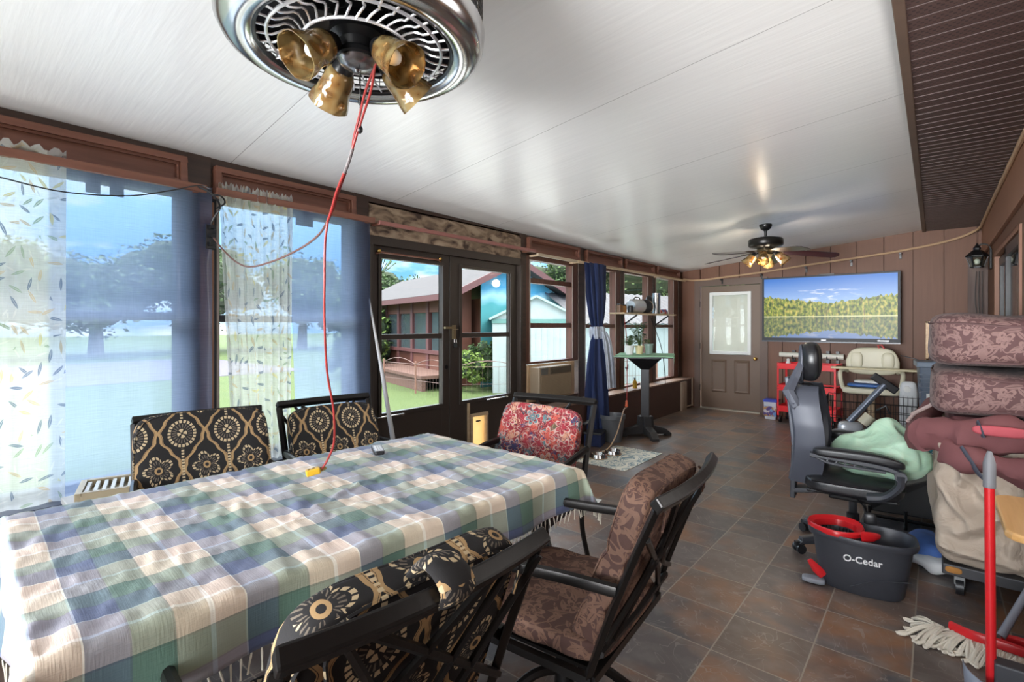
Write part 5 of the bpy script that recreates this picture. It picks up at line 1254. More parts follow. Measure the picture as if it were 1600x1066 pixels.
# cream bath seat on a stand
CX, CY_ = -.63, 8.05
t = thing('booster_seat', 'cream plastic seat with arms and high back in front of the back wall', 'seat', (CX, CY_, 0))
def bsfn(p): 
    p.y += .10*(p.x/.3)**2*-1; return p
b = MB(); b.sup((0, .14, .92), (.58, .10, .36), 4, 14, fn=lambda p: Vector((p.x*(1-.18*max(0, (p.z-.92)/.18)), p.y-.35*p.x*p.x, p.z))); b.build('backrest', CREAMP, t, smooth=True)
for s in (-1, 1): MB().sup((s*.17, .085, .93), (.14, .05, .22), 3, 8).build('back_bolster', CREAMP, t, smooth=True)
b = MB(); b.sup((0, -.02, .545), (.62, .36, .09), 5, 12); b.build('seat', CREAMP, t, smooth=True)
for s in (-1, 1): MB().tube(catmull([(s*.30, -.10, .56), (s*.325, -.13, .68), (s*.33, -.10, .78), (s*.30, .0, .80), (s*.27, .13, .78)], 5), .026, 8).build('arm', CREAMP, t, smooth=True)
MB().tube([(0, 0, .0), (0, 0, .02), (0, 0, .03), (0, 0, .5)], [.2, .2, .04, .04], 20).build('pedestal', TANFR, t, smooth=True)
b = MB(); b.sup((-.03, -.12, .62), (.44, .22, .045), 4, 8); t2 = tag(b.build('blue_pad', mat('blue_vinyl', (.03, .12, .38), .4), smooth=True, loc=(CX, CY_, 0)), 'flat blue folded item lying on the cream seat', 'pad')
prop('towel', 'white folded cloth on top of the blue pad on the cream seat', 'towel', MB().sup((0, -.08, .665), (.36, .2, .04), 4, 8), WHITEP, loc=(CX, CY_, 0), smooth=True)
prop('cream_board', 'long narrow cream board laid across the cream seat arms', 'board', MB().box(-1.06, -.16, 7.86, 7.98, .822, .848), mat('cream_board', (.55, .48, .30), .5), bevel=.004)
prop('red_ribbon', 'small red plastic clip on top of the cream seat back', 'clip', MB().tube([(-.55, 8.17, 1.08), (-.57, 8.16, 1.13), (-.53, 8.15, 1.14), (-.50, 8.15, 1.09)], .010, 6), mat('pink_red', (.6, .08, .08), .4), smooth=True)
# oil radiator
t = thing('oil_radiator', 'white finned oil radiator standing by the back wall', 'radiator', (-.235, 7.75, 0))
b = MB()
for k in range(4): b.sup((-.063+.042*k, 0, .42), (.036, .30, .56), 5, 8)
b.build('fins', mat('radiator_white', (.60, .62, .64), .35), t, smooth=True)
MB().sup((0, -.17, .43), (.17, .07, .60), 5, 10).build('control_box', mat('radiator_white', (.60, .62, .64)), t, smooth=True)
MB().cyl((-.01, -.22, .64), (-.01, -.195, .64), .035, n=24).build('thermostat_knob', WHITEP, t, smooth=True)
b = MB()
for k in range(3): b.box(-.052+.042*k, -.044+.042*k, -.208, -.2, .17, .56)
b.build('front_grooves', mat('radiator_shadow', (.40, .42, .44), .4), t)  # darker strips painted in as groove shade
for sy in (-1, 1):
    q = MB().box(-.10, .10, sy*.135-.015, sy*.135+.015, .06, .13).build('axle_bracket', BLACKP, t)
    for sx in (-1, 1): MB().cyl((sx*.11-.01, sy*.135, .032), (sx*.11+.01, sy*.135, .032), .032).build('wheel', BLACKP, q)
# grey bin and small yellow framed rack at the back right
t = thing('grey_bin', 'blue grey plastic bin with white sticker behind the floral cushions', 'bin', (.03, 6.9, 0), .1)
b = MB(); b.lathe([(.001, 0), (.17, 0), (.235, .98), (.001, .98)], 4, M=RZ(PI/4), sx=1, sy=1); b.build('body', mat('bin_bluegrey', (.10, .13, .18), .4), t, bevel=.02)
MB().box(-.19, .19, -.19, .19, .96, 1.02).build('rim', mat('bin_rim', (.14, .18, .24), .4), t, bevel=.01); b = MB()
for k in range(5): b.box(-.17, .17, -.168-.0025*k, -.15, .70+.045*k, .712+.045*k)
b.build('ribs', mat('bin_bluegrey', (.10, .13, .18)), t); MB().box(-.11, -.02, -.160, -.155, .60, .69, Matrix.Rotation(-.0, 4, 'X')).build('sticker', WHITEP, t)
t = thing('wall_rack', 'yellow framed dark box hung low on the back wall right of the television', 'rack', (0, 0, 0))
b = MB(); X0, X1, Z0, Z1 = -.085, .22, .95, 1.445
for a, c, d, e_ in ((X0, X0+.035, Z0, Z1), (X1-.035, X1, Z0, Z1), (X0, X1, Z1-.02, Z1), (X0, X1, Z0, Z0+.02), (X0, X1, 1.06, 1.075)): b.box(a, c, 8.42, 8.57, d, e_)
b.build('frame', TANW, t, bevel=.003); MB().box(X0+.03, X1-.03, 8.54, 8.565, Z0+.01, Z1-.01).build('dark_back', BLACKP, t)
prop('black_cable', 'black cable sagging along the back wall right of the cream seat', 'cable', MB().tube(catmull([(-.35, 8.55, .99), (-.2, 8.55, .95), (-.05, 8.55, .90), (.1, 8.55, .93)], 6), .006, 6), BLACKP, smooth=True)
# wall lantern with board below
t = thing('wall_lantern', 'black carriage lantern with six glass sides beside the sliding door', 'lantern', (.36, 7.55, 2.13))
b = MB(); b.lathe([(.055, -.09), (.09, .03)], 6); 
MB().lathe([(.054, -.085), (.088, .025)], 6).build('glass', m_glass('lantern_glass', (.75, .80, .75), .15), t)
b = MB()
for k in range(6):
    a = 2*PI*k/6; b.bar((.056*math.cos(a), .056*math.sin(a), -.09), (.092*math.cos(a), .092*math.sin(a), .03), .008, .008)
for z, r in ((-.09, .056), (.03, .092)):
    for k in range(6):
        a = 2*PI*k/6; a2 = a+PI/3; b.bar((r*math.cos(a), r*math.sin(a), z), (r*math.cos(a2), r*math.sin(a2), z), .010, .010)
b.build('cage', BLACKM, t)
b = MB(); b.lathe([(.10, .032), (.085, .05), (.045, .09), (.03, .10), (.035, .12), (.02, .14), (.006, .17), (.001, .17)], 6); b.build('cap', BLACKM, t)
MB().tube(catmull([(.12, 0, .02), (.10, 0, .13), (.04, 0, .16), (0, 0, .13)], 5), .008, 6).build('scroll_arm', BLACKM, t, smooth=True)
MB().box(.098, .12, -.045, .045, -.12, .10).build('wall_plate', BLACKM, t, bevel=.006)
MB().sph((0, 0, -.03), .028, 10, (1, 1, 1.2)).build('bulb', mat('frosted_bulb', (.8, .78, .72), .3), t, smooth=True)
o = prop('weathered_board', 'weathered grey brown board hanging below the wall lantern', 'board', MB().box(.30, .475, 7.98, 8.0, 1.15, 2.16), wood('weathered_grey', (.10, .07, .065), (.17, .125, .11), 2, rough=.8), bevel=.003)
for k in range(3):
    prop('wall_wire', ('leftmost', 'middle', 'rightmost')[k]+' thin dark wire dangling in front of the weathered board', 'wire', MB().tube(catmull([(.37+k*.025, 7.9, 2.02), (.36+k*.03, 7.9, 1.7), (.385+k*.02, 7.9, 1.4), (.37+k*.03, 7.9, 1.1)], 5), .004, 5), BLACKP, smooth=True)['group'] = 'wires below the lantern'

# ------------------------------------------------------------------ wire crate and exercise bike
t = thing('wire_crate', 'large black wire dog crate behind the office chair', 'crate', (-.47, 6.45, 0), math.radians(4))
def wall_grid(b, p0, p1, z0, z1, nx_, nz_):
    p0 = Vector(p0); p1 = Vector(p1)
    for i in range(nx_+1): q = p0+(p1-p0)*i/nx_; b.cyl(q+Vector((0, 0, z0)), q+Vector((0, 0, z1)), .0022, n=4)
    for i in range(nz_+1): z = Vector((0, 0, z0+(z1-z0)*i/nz_)); b.cyl(p0+z, p1+z, .0028, n=4)
cw_, cd_ = .44, .36; cs = [(-cw_, -cd_, 0), (cw_, -cd_, 0), (cw_, cd_, 0), (-cw_, cd_, 0)]
for k, nm in enumerate(('front_panel', 'side_panel', 'back_panel', 'side_panel')):
    b = MB(); wall_grid(b, cs[k], cs[(k+1) % 4], .03, .62, 22 if k % 2 == 0 else 16, 7); b.build(nm, BLACKM, t)
MB().box(-cw_, cw_, -cd_, cd_, .01, .045).build('tray', BLACKP, t, bevel=.008)
t = thing('exercise_bike', 'grey mini exercise bike with raised padded post behind the office chair', 'exercise bike', (-.58, 5.62, 0), math.radians(12))
MB().tube([(-.03, 0, .50), (.24, 0, .86)], [.028, .028], 12).build('seat_post', mat('post_grey', (.13, .15, .19), .35, .4), t, smooth=True)
MB().bar((.15, 0, .94), (.33, 0, .80), .07, .035, up=(0, 1, 0)).build('head_pad', BLACKP, t, bevel=.01)
MB().sup((-.02, 0, .42), (.20, .12, .16), 4, 10).build('clamp', mat('clamp_silver', (.40, .42, .45), .3, .4), t, smooth=True)
b = MB(); b.torus((0, 0, 0), .15, .016, 36, 8, M=T(-.10, -.05, .27) @ Matrix.Rotation(PI/2, 4, 'X')); b.cyl((-.10, -.08, .27), (-.10, .05, .27), .11, n=28); wv_ = b.build('flywheel', mat('flywheel_grey', (.28, .30, .33), .35, .4), t, smooth=True)
b = MB()
for k in range(10):
    a = 2*PI*k/10; b.bar((-.10, -.085, .27), (-.10+.13*math.cos(a), -.085, .27+.13*math.sin(a)), .012, .008, up=(0, 1, 0))
b.build('spokes', BLACKM, wv_)
b = MB(); b.tube([(-.35, 0, .03), (.35, 0, .03)], .03, 8); b.tube([(-.33, -.2, .03), (-.33, .2, .03)], .028, 8); b.tube([(.33, -.2, .03), (.33, .2, .03)], .028, 8); b.tube([(-.2, 0, .05), (0, 0, .42), (.24, 0, .05)], .026, 8); b.build('frame', BLACKM, t, smooth=True)
b = MB(); b.tube(catmull([(.05, -.05, .42), (.16, -.07, .50), (.22, -.07, .47), (.28, -.08, .40)], 5), .012, 6); b.tube(catmull([(.0, -.05, .40), (.12, -.12, .38), (.25, -.1, .33), (.36, -.1, .36)], 5), .014, 6); b.sup((.22, -.02, .40), (.22, .14, .08), 3, 8); b.build('levers', BLACKP, t, smooth=True)
MB().box(-.24, -.12, -.20, -.10, .15, .17).box(-.08, .04, .1, .2, .35, .37).build('pedal', BLACKP, t, bevel=.005)
MB().tube([(.08, .05, .48), (.14, .05, .56)], [.05, .05], 12).build('cream_knob', CREAMP, t, smooth=True)
MB().tube([(.18, 0, .62), (.245, -.03, .67), (.27, -.03, .60)], .010, 6).build('adjust_lever', BLACKM, t, smooth=True)

# ------------------------------------------------------------------ office chair
t = thing('office_chair', 'black and grey mesh gaming style office chair with a mint bag on its seat', 'office chair', (-.385, 3.73, 0), math.radians(-86))
SHELL = mat('shell_grey', (.070, .076, .098), .45, .1, nsc=5)
b = MB(); b.sup((0, 0, .455), (.50, .50, .10), 5, 14, fn=lambda p: p+Vector((0, 0, -.02*max(0, (abs(p.x)-.15)/.1)))); st2 = b.build('seat', LEATH, t, smooth=True)
b = MB(); b.tube([(sx*.247*(1-.03*abs(sy)), sy*.247, .465) for sx, sy in ((-1, -.8), (-1, 0), (-1, .8), (-.8, 1), (0, 1), (.8, 1), (1, .8), (1, 0), (1, -.8))], .005, 5); b.build('seam', LEATH, st2, smooth=True)
MB().box(-.21, .21, -.23, .22, .385, .405).build('seat_pan', BLACKP, t, bevel=.01)
MB().box(-.12, .12, -.12, .10, .34, .386).build('mechanism', BLACKM, t, bevel=.01)
MB().tube([(0, 0, .12), (0, 0, .24), (0, 0, .245), (0, 0, .36)], [.034, .034, .022, .022], 16).build('gas_lift', mat('lift_black', (.03, .03, .034), .35), t, smooth=True)
MB().tube([(.10, .02, .365), (.22, .06, .355), (.30, .08, .33)], [.006, .006, .006], 6).build('lever', BLACKM, t, smooth=True)
MB().sup((.33, .09, .315), (.035, .06, .09), 3, 8).build('lever_paddle', BLACKP, t, smooth=True)
for k in range(5):
    a = math.radians(82+72*k+9); c, s = math.cos(a), math.sin(a); M = RZ(a)
    b = MB(); b.add([(.0, -.04, .10), (.33, -.022, .075), (.345, -.02, .055), (.0, -.03, .06), (.0, .04, .10), (.33, .022, .075), (.345, .02, .055), (.0, .03, .06), (.0, -.03, .14), (.33, -.015, .095), (.0, .03, .14), (.33, .015, .095)],
          [(0, 1, 9, 8), (3, 2, 1, 0), (4, 10, 11, 5), (7, 4, 5, 6), (8, 9, 11, 10), (1, 2, 6, 5), (1, 5, 11, 9), (3, 7, 6, 2)], M); l = b.build('base_arm', CHARP, t, bevel=.005)
    b = MB()
    for sd in (-1, 1): b.cyl((.335, sd*.012, .028), (.335, sd*.030, .028), .028, n=18)
    b.box(.31, .36, -.012, .012, .03, .07); b.v = [M @ Vector(p) for p in b.v]; b.build('caster', BLACKP, l, smooth=True)
# back: mesh panel in curved frame, grey sculpted outer shell
def bcurve(z):    # y of the backrest centre line
    k = (z-.42)/.86
    return -.275+.03*math.sin(k*PI)-.015*k+.02*math.sin(k*6.5)
def bhalf(z):
    k = (z-.42)/.86; return [.185, .20, .235, .24, .20, .155, .10][min(6, int(k*6.99))]
hz = [(.42, .15), (.52, .19), (.65, .235), (.80, .25), (.93, .225), (1.00, .17), (1.02, .12)]
def half(z):
    for (a, p), (c, q) in zip(hz, hz[1:]):
        if a <= z <= c: return p+(q-p)*(z-a)/(c-a)
    return hz[-1][1]
b = MB(); b.grid(lambda u, v: ((2*u-1)*half(.42+.6*v)*.96, bcurve(.42+.6*v)+.055*(2*u-1)**2+.012, .42+.6*v), 14, 18); b.build('mesh_panel', mat('mesh_black', (.014, .014, .016), .7, nsc=90, bump=.4), t, smooth=True, solid=.012)
for s in (-1, 1):
    b = MB(); zs = [.42+.6*k/20 for k in range(21)]
    vs = []
    for z in zs:
        h = half(z); y = bcurve(z)+.05; wd = .045+.02*math.sin((z-.42)*12)
        vs += [(s*(h-.02), y+.045, z), (s*(h+.010), y+.06, z), (s*(h+.022), y-.005, z), (s*(h-.002), y-.085-wd*.3, z), (s*(h-wd), y-.10-wd*.3, z), (s*(h-wd), y-.05, z)]
    b.add(vs, [(i*6+k, i*6+(k+1) % 6, (i+1)*6+(k+1) % 6, (i+1)*6+k) for i in range(20) for k in range(6)]+[tuple(range(6)), tuple(reversed(range(120, 126)))])
    b.build('side_shell', SHELL, t, smooth=True)
    b = MB()   # angular wings toward the neck
    b.tube([(s*.225, bcurve(.93)-.01, .90), (s*.215, bcurve(.98)-.05, .985), (s*.14, bcurve(1.0)-.02, 1.06), (s*.085, bcurve(1.1)+.02, 1.16)], [.030, .036, .030, .02], 6); b.tube([(s*.19, bcurve(.82)-.03, .80), (s*.225, bcurve(.9)-.03, .93)], [.015, .03], 6)
    b.build('neck_wing', SHELL, t)
b = MB(); b.bar((0, bcurve(.45)-.055, .28), (0, bcurve(.6)-.075, .62), .10, .030, up=(0, 1, 0)); b.bar((0, -.10, .37), (0, bcurve(.45)-.05, .33), .10, .03); b.build('back_bracket', CHARP, t, bevel=.006)
b = MB(); b.bar((0, bcurve(.6)-.075, .60), (0, bcurve(1.0)-.08, 1.06), .07, .025, up=(0, 1, 0)); b.build('spine', SHELL, t, bevel=.006)
b = MB(); b.sup((0, bcurve(1.15)+.06, 1.165), (.27, .11, .25), 3, 12, fn=lambda p: Vector((p.x*(1-.22*max(0, (1.165-p.z)/.12)), p.y+1.2*p.x*p.x, p.z))); b.build('headrest', LEATH, t, smooth=True)
b = MB(); b.sup((0, bcurve(1.15)+.01, 1.15), (.22, .03, .25), 3, 10, fn=lambda p: Vector((p.x*(1-.25*max(0, (1.15-p.z)/.12)), p.y+1.2*p.x*p.x, p.z))); b.build('headrest_shell', SHELL, t, smooth=True)
for s in (-1, 1):
    pad = MB().sup((s*.305, .03, .655), (.085, .43, .055), 4, 12, fn=lambda p: p+Vector((0, 0, -.03*max(0, (p.y-.05)/.2)**2+.006))).build('arm_pad', LEATH, t, smooth=True)
    b = MB(); b.tube(catmull([(s*.30, -.20, .635), (s*.305, 0, .625), (s*.305, .16, .612), (s*.305, .225, .585), (s*.30, .235, .55)], 5), [.018]*20+[.022], 6)
    b.tube(catmull([(s*.30, -.19, .633), (s*.305, -.10, .60), (s*.305, .06, .592), (s*.305, .16, .59)], 5), .010, 6)
    for k in range(5): b.bar((s*.303, -.12+k*.045, .60), (s*.303, -.105+k*.045, .63), .02, .008)
    b.tube(catmull([(s*.30, .225, .58), (s*.30, .22, .52), (s*.285, .16, .45), (s*.27, .08, .425)], 5), [.036, .035, .034, .033, .033, .032, .032, .031, .031, .031, .032, .033, .034, .036, .036, .036], 8, sq=.7)
    b.cyl((s*.28, .225, .575), (s*.325, .225, .575), .028); b.build('arm_support', CHARP, t, smooth=True)
# mint green bag
def bagfn(p):
    n_ = mnoise.noise(p*5)+.7*(mnoise.ridged_multi_fractal(p*4, 1, 2, 2, 1, 2)-1.2); n2 = mnoise.noise(p*11+Vector((3, 1, 2)))
    return Vector((p.x*(1-.25*max(0, (p.z-.6)/.2)), p.y*(1-.2*max(0, (p.z-.6)/.2)), p.z))+Vector((n_*.035, n2*.03, n_*.03+n2*.015))
t = thing('mint_bag', 'translucent mint green plastic bag slumped on the office chair seat', 'bag', (-.28, 3.76, 0), math.radians(-95))
MB().sup((.0, .03, .625), (.46, .50, .27), 2.3, 30, fn=lambda p: bagfn(p)+Vector((0, 0, .09*math.exp(-((p.x)**2+(p.y-.08)**2)/.010) if p.z > .62 else 0))).build('bag_body', BAG, t, smooth=True)
MB().sup((.02, .10, .66), (.30, .30, .20), 2.4, 18, fn=lambda p: bagfn(Vector((p.x, p.y, p.z)))).build('bag_fold', BAG, t, smooth=True)
# black low frame beyond chair
t = thing('folded_treadmill', 'low black folded treadmill-like deck with metal rails lying beyond the office chair', 'equipment', (-.21, 4.75, 0), math.radians(8))
b = MB(); b.add([(-.20, -.42, .10), (.20, -.42, .10), (.20, .42, .14), (-.20, .42, .14), (-.20, -.42, .22), (.20, -.30, .36), (.20, .42, .36), (-.20, .42, .24)], [(0, 3, 2, 1), (4, 5, 6, 7), (0, 1, 5, 4), (1, 2, 6, 5), (2, 3, 7, 6), (3, 0, 4, 7)]); b.build('deck', BLACKP, t, bevel=.01)
b = MB(); b.tube([(-.22, -.44, .08), (.24, -.44, .07), (.24, .44, .07), (-.22, .44, .08)], .012, 6, closed=True)
for x in (-.2, 0, .2): b.tube([(x, -.44, .012), (x, -.44, .14)], .010, 6)
for y in (-.44, .44):
    b.cyl((.2, y-.02, .035), (.2, y+.02, .035), .035)
b.build('rails', BLACKM, t, smooth=True)
prop('teal_bag', 'teal and white patterned cloth bundle beside the canvas cover', 'cloth', MB().sup((-.07, 5.55, .26), (.20, .25, .50), 3, 10, fn=lambda p: p+Vector((.02, .01, .02))*mnoise.noise(p*9)), (lambda g: (g.col(g.ramp(g.noise(g.tc(), 30, 2), [(.45, (.02, .22, .28)), (.5, (.6, .66, .66))], True)), g.m)[1])(G('teal_print', .7)), smooth=True)

# ------------------------------------------------------------------ mop bucket
t = thing('mop_bucket', 'dark grey mop bucket with red wringer and white lettering', 'bucket', (-.30, 3.245, 0), math.radians(8))
def ring(w, d, z, n=48, p=3.2, taper=0):
    out = []
    for k in range(n):
        a = 2*PI*k/n; c, s = math.cos(a), math.sin(a); r = (abs(c)**p+abs(s)**p)**(-1/p); x = r*c*w/2; y = r*s*d/2*(1-.30*max(0, -c)) ; out.append((x, y, z))
    return out
b = MB(); rows = [ring(.34, .20, .0), ring(.37, .225, .02), ring(.41, .25, .15), ring(.44, .27, .265), ring(.475, .30, .268), ring(.485, .31, .285), ring(.48, .305, .30), ring(.455, .28, .298), ring(.43, .26, .26), ring(.36, .21, .03)]
vs = [p for r_ in rows for p in r_]; n = 48; b.add(vs, [(i*n+k, i*n+(k+1) % n, (i+1)*n+(k+1) % n, (i+1)*n+k) for i in range(len(rows)-1) for k in range(n)]+[tuple(reversed(range(n))), tuple(range(9*n, 10*n))])
b.build('tub', CHARP, t, smooth=True)
rw = MB(); M = T(-.115, 0, .008)
rr_ = [ring(.255, .265, .285, p=2.4), ring(.262, .272, .305, p=2.4), ring(.25, .26, .316, p=2.4), ring(.20, .20, .302, p=2.2), ring(.19, .19, .27, p=2.2)]
rw.add([p for r_ in rr_ for p in r_], [(i*n+k, i*n+(k+1) % n, (i+1)*n+(k+1) % n, (i+1)*n+k) for i in range(4) for k in range(n)], M)
ro = rw.build('wringer_ring', REDP, t, smooth=True)
b = MB(); 
for k in range(32):
    a = 2*PI*k/32; b.bar((-.115+.092*math.cos(a), .09*math.sin(a), .275), (-.115+.06*math.cos(a), .06*math.sin(a), .17), .005, .008)
b.lathe([(.001, .165), (.065, .165), (.098, .28)], 32, c=(-.115, 0, 0)); b.build('basket', BLACKP, ro, smooth=True)
b = MB(); b.tube([(.0, -.12, .312), (.05, -.09, .312), (.08, -.03, .30)], [.03, .024, .012], 8, sq=.35); b.build('pour_lip', REDP, ro, smooth=True)
b = MB(); b.sup((-.215, -.075, .02), (.11, .06, .03), 4, 8); b.build('foot_pedal', GREYP, t, smooth=True)
MB().tube([(-.17, -.07, .05), (-.20, -.075, .08), (-.235, -.08, .125)], [.022, .024, .012], 8, sq=.5).build('red_pedal_arm', REDP, t, smooth=True)
b = MB(); b.tube(catmull([(-.05, -.118, .045), (.05, -.125, .10), (.16, -.118, .12), (.20, -.11, .125)], 5), .003, 5); b.build('relief_line', CHARP, t, smooth=True)
def text(s_, size, m, parent, M, ext=.001, bold=.0, name='lettering'):
    cu_ = bpy.data.curves.new('txt', 'FONT'); cu_.body = s_; cu_.size = size; cu_.extrude = ext; cu_.offset = bold; cu_.align_x = 'CENTER'
    o = bpy.data.objects.new('txt', cu_); COL.objects.link(o); dg = bpy.context.evaluated_depsgraph_get(); me = bpy.data.meshes.new_from_object(o.evaluated_get(dg)); bpy.data.objects.remove(o)
    me.materials.clear(); me.materials.append(m); q = bpy.data.objects.new(name, me); COL.objects.link(q); q.parent = parent; q.matrix_local = M; return q
text('O-Cedar', .045, mat('letter_white', (.70, .70, .70), .5), t, T(.0, -.1385, .182) @ Matrix.Rotation(PI/2-.10, 4, 'X'), bold=.0005, ext=.0025)
# mop head, dustpan, broom pole
t = thing('wet_mop', 'string mop head with red clamp and grey handle lying on the floor', 'mop', (.155, 2.93, 0))
rnd = random.Random(9); b = MB()
for k in range(190):
    u = rnd.uniform(-.16, .20); c0 = Vector((u, -.02+rnd.uniform(-.02, .02)-.25*u, .05)); out = Vector((rnd.uniform(-.05, .03)-(.06 if u < -.05 else 0), rnd.uniform(-.11, -.03) if rnd.random() < .7 else rnd.uniform(.04, .10), 0))
    p1 = c0+out*.5+Vector((0, 0, .005)); p2 = c0+out; p1.z = .04; p2.z = .010; p3 = p2+Vector((rnd.uniform(-.03, .03), rnd.uniform(-.02, .02), 0))
    b.tube(catmull([c0, p1, p2, p3, p2+Vector((.012, .012, .004))], 3), .006, 5)
y_ = b.build('mop_yarn', mat('yarn_cream', (.58, .52, .43), .9, nsc=30, var=.2, bump=.3), t, smooth=True); y_['kind'] = 'stuff'
b = MB(); b.tube(catmull([(-.10, .035, .062), (-.03, -.015, .07), (.08, -.035, .075), (.20, -.05, .07)], 5), .022, 8, sq=.6); b.tube(catmull([(.06, .03, .075), (.13, .03, .08), (.20, .0, .075)], 5), .02, 8, sq=.6); b.build('red_clamp', REDP, t, smooth=True)
b = MB(); b.tube([(.06, .02, .085), (.165, .17, .28), (.29, .34, .54)], [.016, .013, .013], 10); b.build('handle', mat('handle_grey', (.17, .17, .20), .4), t, smooth=True)
t = thing('dustpan', 'upright grey lobby dustpan standing at the lower right corner', 'dustpan', (.20, 2.28, 0))
b = MB()
def dp(z, g_): return [(-.115*g_, .09), (-.10*g_, -.10*g_), (.10*g_, -.12*g_), (.13*g_, .09)]
rows = []
for z, g_ in ((0, .85), (.12, .93), (.245, 1.0)):
    for k in range(17):
        a = PI*(1+k/16.); rows.append((.125*g_*math.cos(a), .05+.14*g_*math.sin(a), z))
b.add(rows, [(i*17+k, i*17+k+1, (i+1)*17+k+1, (i+1)*17+k) for i in range(2) for k in range(16)]+[tuple(range(17))]); b.build('pan', mat('pan_grey', (.17, .18, .22), .4), t, smooth=True, solid=.004)
b = MB(); b.box(-.05, .12, -.02, .04, .0, .30); b.build('inner_box', mat('pan_dark', (.03, .03, .035), .5), t, bevel=.006)
t = thing('broom_pole', 'bright red upright pole with grey grip standing in the dustpan', 'pole', (.145, 2.30, 0))
MB().cyl((0, 0, .14), (-.005, 0, .86), .0135).build('pole', REDP, t, smooth=True)
MB().tube([(-.005, 0, .86), (-.005, 0, .94), (-.005, 0, .96), (-.005, 0, .98)], [.0165, .0165, .012, .006], 14).build('grip', mat('grip_grey', (.14, .14, .15), .5), t, smooth=True)
MB().sup((0, 0, .075), (.05, .05, .14), 3, 6).build('broom_head', BLACKP, t, smooth=True)
# tray table corner
t = thing('wooden_tray_table', 'golden wooden tray table with rounded corner at the right edge', 'table', (.34, 2.63, 0))
o = MB().prism([(-.11, -.27), (-.14, -.25), (-.155, -.22), (-.155, .22), (-.14, .25), (-.11, .27), (.13, .27), (.13, -.27)], .672, .70).build('top', TANW, t, bevel=.008)
for x in (-.0, .10):
    b = MB(); b.bar((x, -.22, .67), (x, .20, .005), .03, .02); b.build('leg', TANW, t, bevel=.003); b = MB(); b.bar((x+.022, .22, .67), (x+.022, -.20, .005), .015, .02); b.build('leg', TANW, t)
# canvas covered dolly with cushions
t = thing('furniture_dolly', 'black wheeled dolly with rusty corner under the canvas covered pile', 'dolly', (0, 0, 0))
MB().box(.03, .465, 3.42, 4.55, .115, .17).build('platform', mat('dolly_metal', (.06, .06, .065), .4, .4, nsc=5, var=.5), t, bevel=.006)
MB().sup((.075, 3.425, .145), (.07, .02, .035), 3, 6).build('rust_patch', mat('rust', (.38, .17, .04), .9, nsc=30, var=.5), t)
for x, y in ((.10, 3.50), (.40, 3.50), (.10, 4.45), (.40, 4.45)):
    w = MB().cyl((x-.016, y, .042), (x+.016, y, .042), .042, n=24).build('caster', BLACKP, t, smooth=True); MB().box(x-.022, x+.022, y-.02, y+.03, .05, .115).build('fork', mat('dull_steel', (.30, .30, .30), .4, .7), w, bevel=.003)
def crumple(a, f, zb=None):
    LN = [((.02, .80), (.30, .42)), ((.00, .62), (.16, .40)), ((.10, .36), (.42, .56)), ((.04, .28), (.30, .24)), ((.20, .80), (.10, .60)), ((.34, .74), (.28, .30))]
    def q(p):
        e_ = 0
        if p.y < 3.6 or p.x < .08:
            px_ = p.x if p.y < 3.6 else p.x-(p.y-3.6)*.3
            for (ax, az), (bx, bz) in LN:
                t_ = max(0, min(1, ((px_-ax)*(bx-ax)+(p.z-az)*(bz-az))/((bx-ax)**2+(bz-az)**2))); dx_ = px_-ax-t_*(bx-ax); dz_ = p.z-az-t_*(bz-az); dd = math.hypot(dx_, dz_); e_ += .020*math.exp(-(dd/.022)**2)-.012*math.exp(-((dd-.05)/.03)**2)
        p = p+Vector((-.5, -1, 0))*e_
        n_ = mnoise.ridged_multi_fractal(p*f, 1, 2, 2, 1, 2)-1.2; m_ = mnoise.noise(p*f*.6+Vector((7, 3, 1)))
        d_ = Vector((p.x-.24, p.y-4.0, (p.z-.5)*.5)); d_.normalize(); return p-d_*(n_*a)+d_*m_*a*1.5
    return q
o = prop('canvas_cover', 'beige canvas cover draped over a tall pile on the dolly', 'cover', MB().sup((.222, 3.98, .50), (.44, 1.15, .70), 9, 80, fn=crumple(.040, 2.8)), CANVAS, smooth=True)
def cloth_roll(name, label, pts, r, m, cat='fabric', sq=.8, nz=.02):
    b = MB(); P_ = catmull(pts, 8); rs = [r*(1+.3*mnoise.noise(p*7)) for p in P_]; b.tube(P_, rs, 18, sq=sq)
    b.v = [v+Vector((1, 1, 1))*mnoise.noise(v*14)*nz for v in b.v]; return tag(b.build(name, m, smooth=True), label, cat)
t = thing('folded_camp_chair', 'maroon folded fabric chair squashed between the cushions and the canvas', 'folding chair', (0, 0, 0))
def part_roll(pts, r, name, m, sq=.8, nz=.02):
    b = MB(); P_ = catmull(pts, 8); rs = [r*(1+.3*mnoise.noise(p*7)) for p in P_]; b.tube(P_, rs, 18, sq=sq); b.v = [v+Vector((1, 1, 1))*mnoise.noise(v*14)*nz for v in b.v]; return b.build(name, m, t, smooth=True)
part_roll([(-.03, 3.50, .82), (.10, 3.42, .84), (.25, 3.40, .86), (.44, 3.40, .87)], .085, 'front_fold', MAUVE)
part_roll([(-.05, 3.52, .80), (-.06, 3.70, .78), (-.04, 4.0, .80), (0, 4.3, .84)], .085, 'side_fold', MAUVE)
part_roll([(.04, 3.40, .76), (.14, 3.33, .74), (.27, 3.31, .72), (.44, 3.30, .70)], .065, 'hanging_fold', MAUVE)
MB().box(.05, .45, 3.5, 4.4, .80, .92).build('core', MAUVE, t, bevel=.03)
b = MB(); b.tube(catmull([(.10, 3.31, .80), (.13, 3.27, .75), (.16, 3.28, .69), (.19, 3.27, .66)], 5), .014, 8, sq=.3); b.tube(catmull([(.16, 3.33, .93), (.17, 3.30, .90), (.18, 3.30, .86)], 5), .014, 8, sq=.3); b.build('strap', mat('strap_grey', (.05, .055, .075), .6), t, smooth=True)
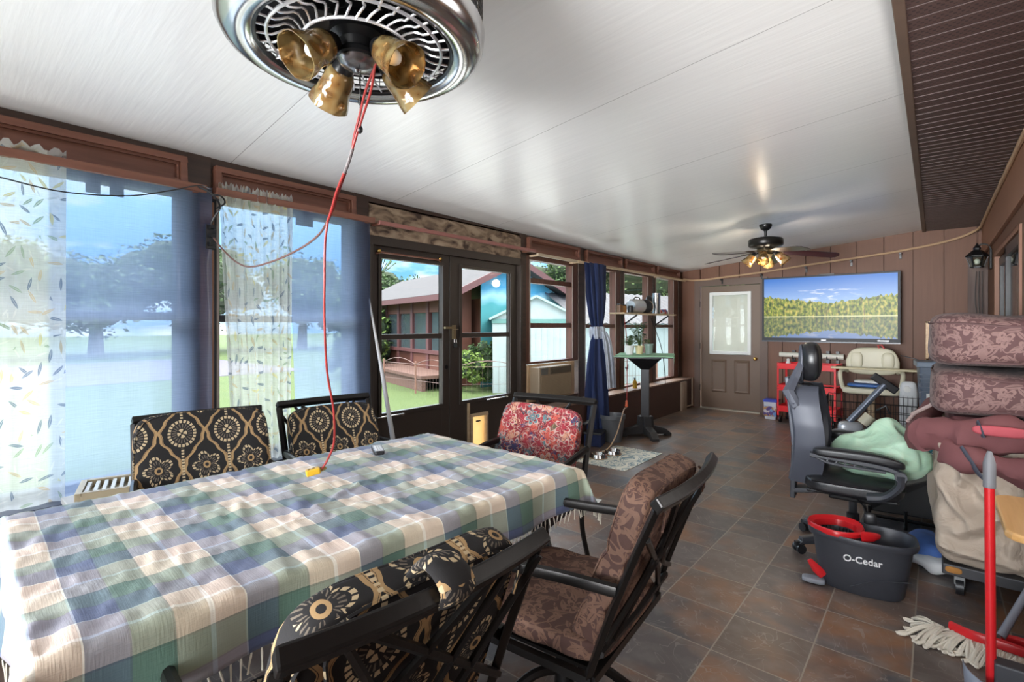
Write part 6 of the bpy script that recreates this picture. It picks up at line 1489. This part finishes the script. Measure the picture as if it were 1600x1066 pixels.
MB().sup((.24, 3.305, .895), (.20, .03, .05), 3, 8).build('red_panel', mat('faded_red', (.36, .06, .075), .8), t, smooth=True)
b = MB(); b.tube([(-.10, 3.75, .88), (-.02, 3.65, .95), (.02, 3.6, 1.0)], .010, 6); b.tube([(-.12, 3.72, .84), (-.09, 3.78, .88)], .010, 6); b.build('frame_tube', mat('tube_cream', (.40, .30, .28), .4), t, smooth=True)
def big_cushion(label, c, d, tilt, seam):
    t = thing('sofa_cushion', label, 'cushion', c, 0, 'mauve cushions on the pile'); M = Matrix.Rotation(tilt, 4, 'X')
    def f(p):
        n_ = mnoise.noise(Vector((p.x*4, p.y*4, p.z*4+c[2]))); p = p*(1+.03*n_); p.z -= .02*math.exp(-((p.x-.08)/.12)**2) if p.z > 0 else 0; return p
    b = MB(); b.sup((0, 0, 0), d, 5.5, 20, M, fn=f); o = b.build('cover', MAUVEFL, t, smooth=True)
    b = MB(); hx, hy = d[0]/2*.97, d[1]/2*.975
    for sz in seam:
        k = []; N = 60
        for i in range(N):
            a = 2*PI*i/N; cc, ss = math.cos(a), math.sin(a); r = (abs(cc)**5.5+abs(ss)**5.5+abs(sz*2/d[2])**5.5*.8)**(-1/5.5); k.append(M @ f(Vector((r*cc*d[0]/2, r*ss*d[1]/2, sz))*1.005))
        b.tube(k, .006, 5, closed=True)
    b.build('piping', mat('piping_brown', (.09, .045, .045), .7), o, smooth=True); return t
big_cushion('upper thick mauve floral cushion, topmost of the pile on the right', (.218, 3.93, 1.325), (.49, 1.0, .29), math.radians(0), (.085, -.115))
big_cushion('lower mauve floral cushion resting on the maroon folded chair', (.222, 3.92, 1.05), (.48, 1.0, .25), 0, (.09, -.085))
# blue and white cloth heap between bucket and dolly
t = thing('cloth_heap', 'crumpled blue and white cloth heap on the floor between bucket and dolly', 'cloth', (-.03, 3.85, 0))
MB().sup((0, 0, .08), (.22, .30, .16), 2.6, 14, fn=lambda p: p+Vector((1, 1, 1))*mnoise.noise(p*14)*.02).build('blue_cloth', mat('cloth_blue', (.05, .12, .36), .8, nsc=14, var=.4), t, smooth=True)
MB().sup((.02, -.08, .05), (.26, .24, .09), 2.6, 12, fn=lambda p: p+Vector((1, 1, 1))*mnoise.noise(p*12)*.02).build('white_cloth', mat('cloth_white', (.5, .5, .5), .8, nsc=14, var=.3), t, smooth=True)
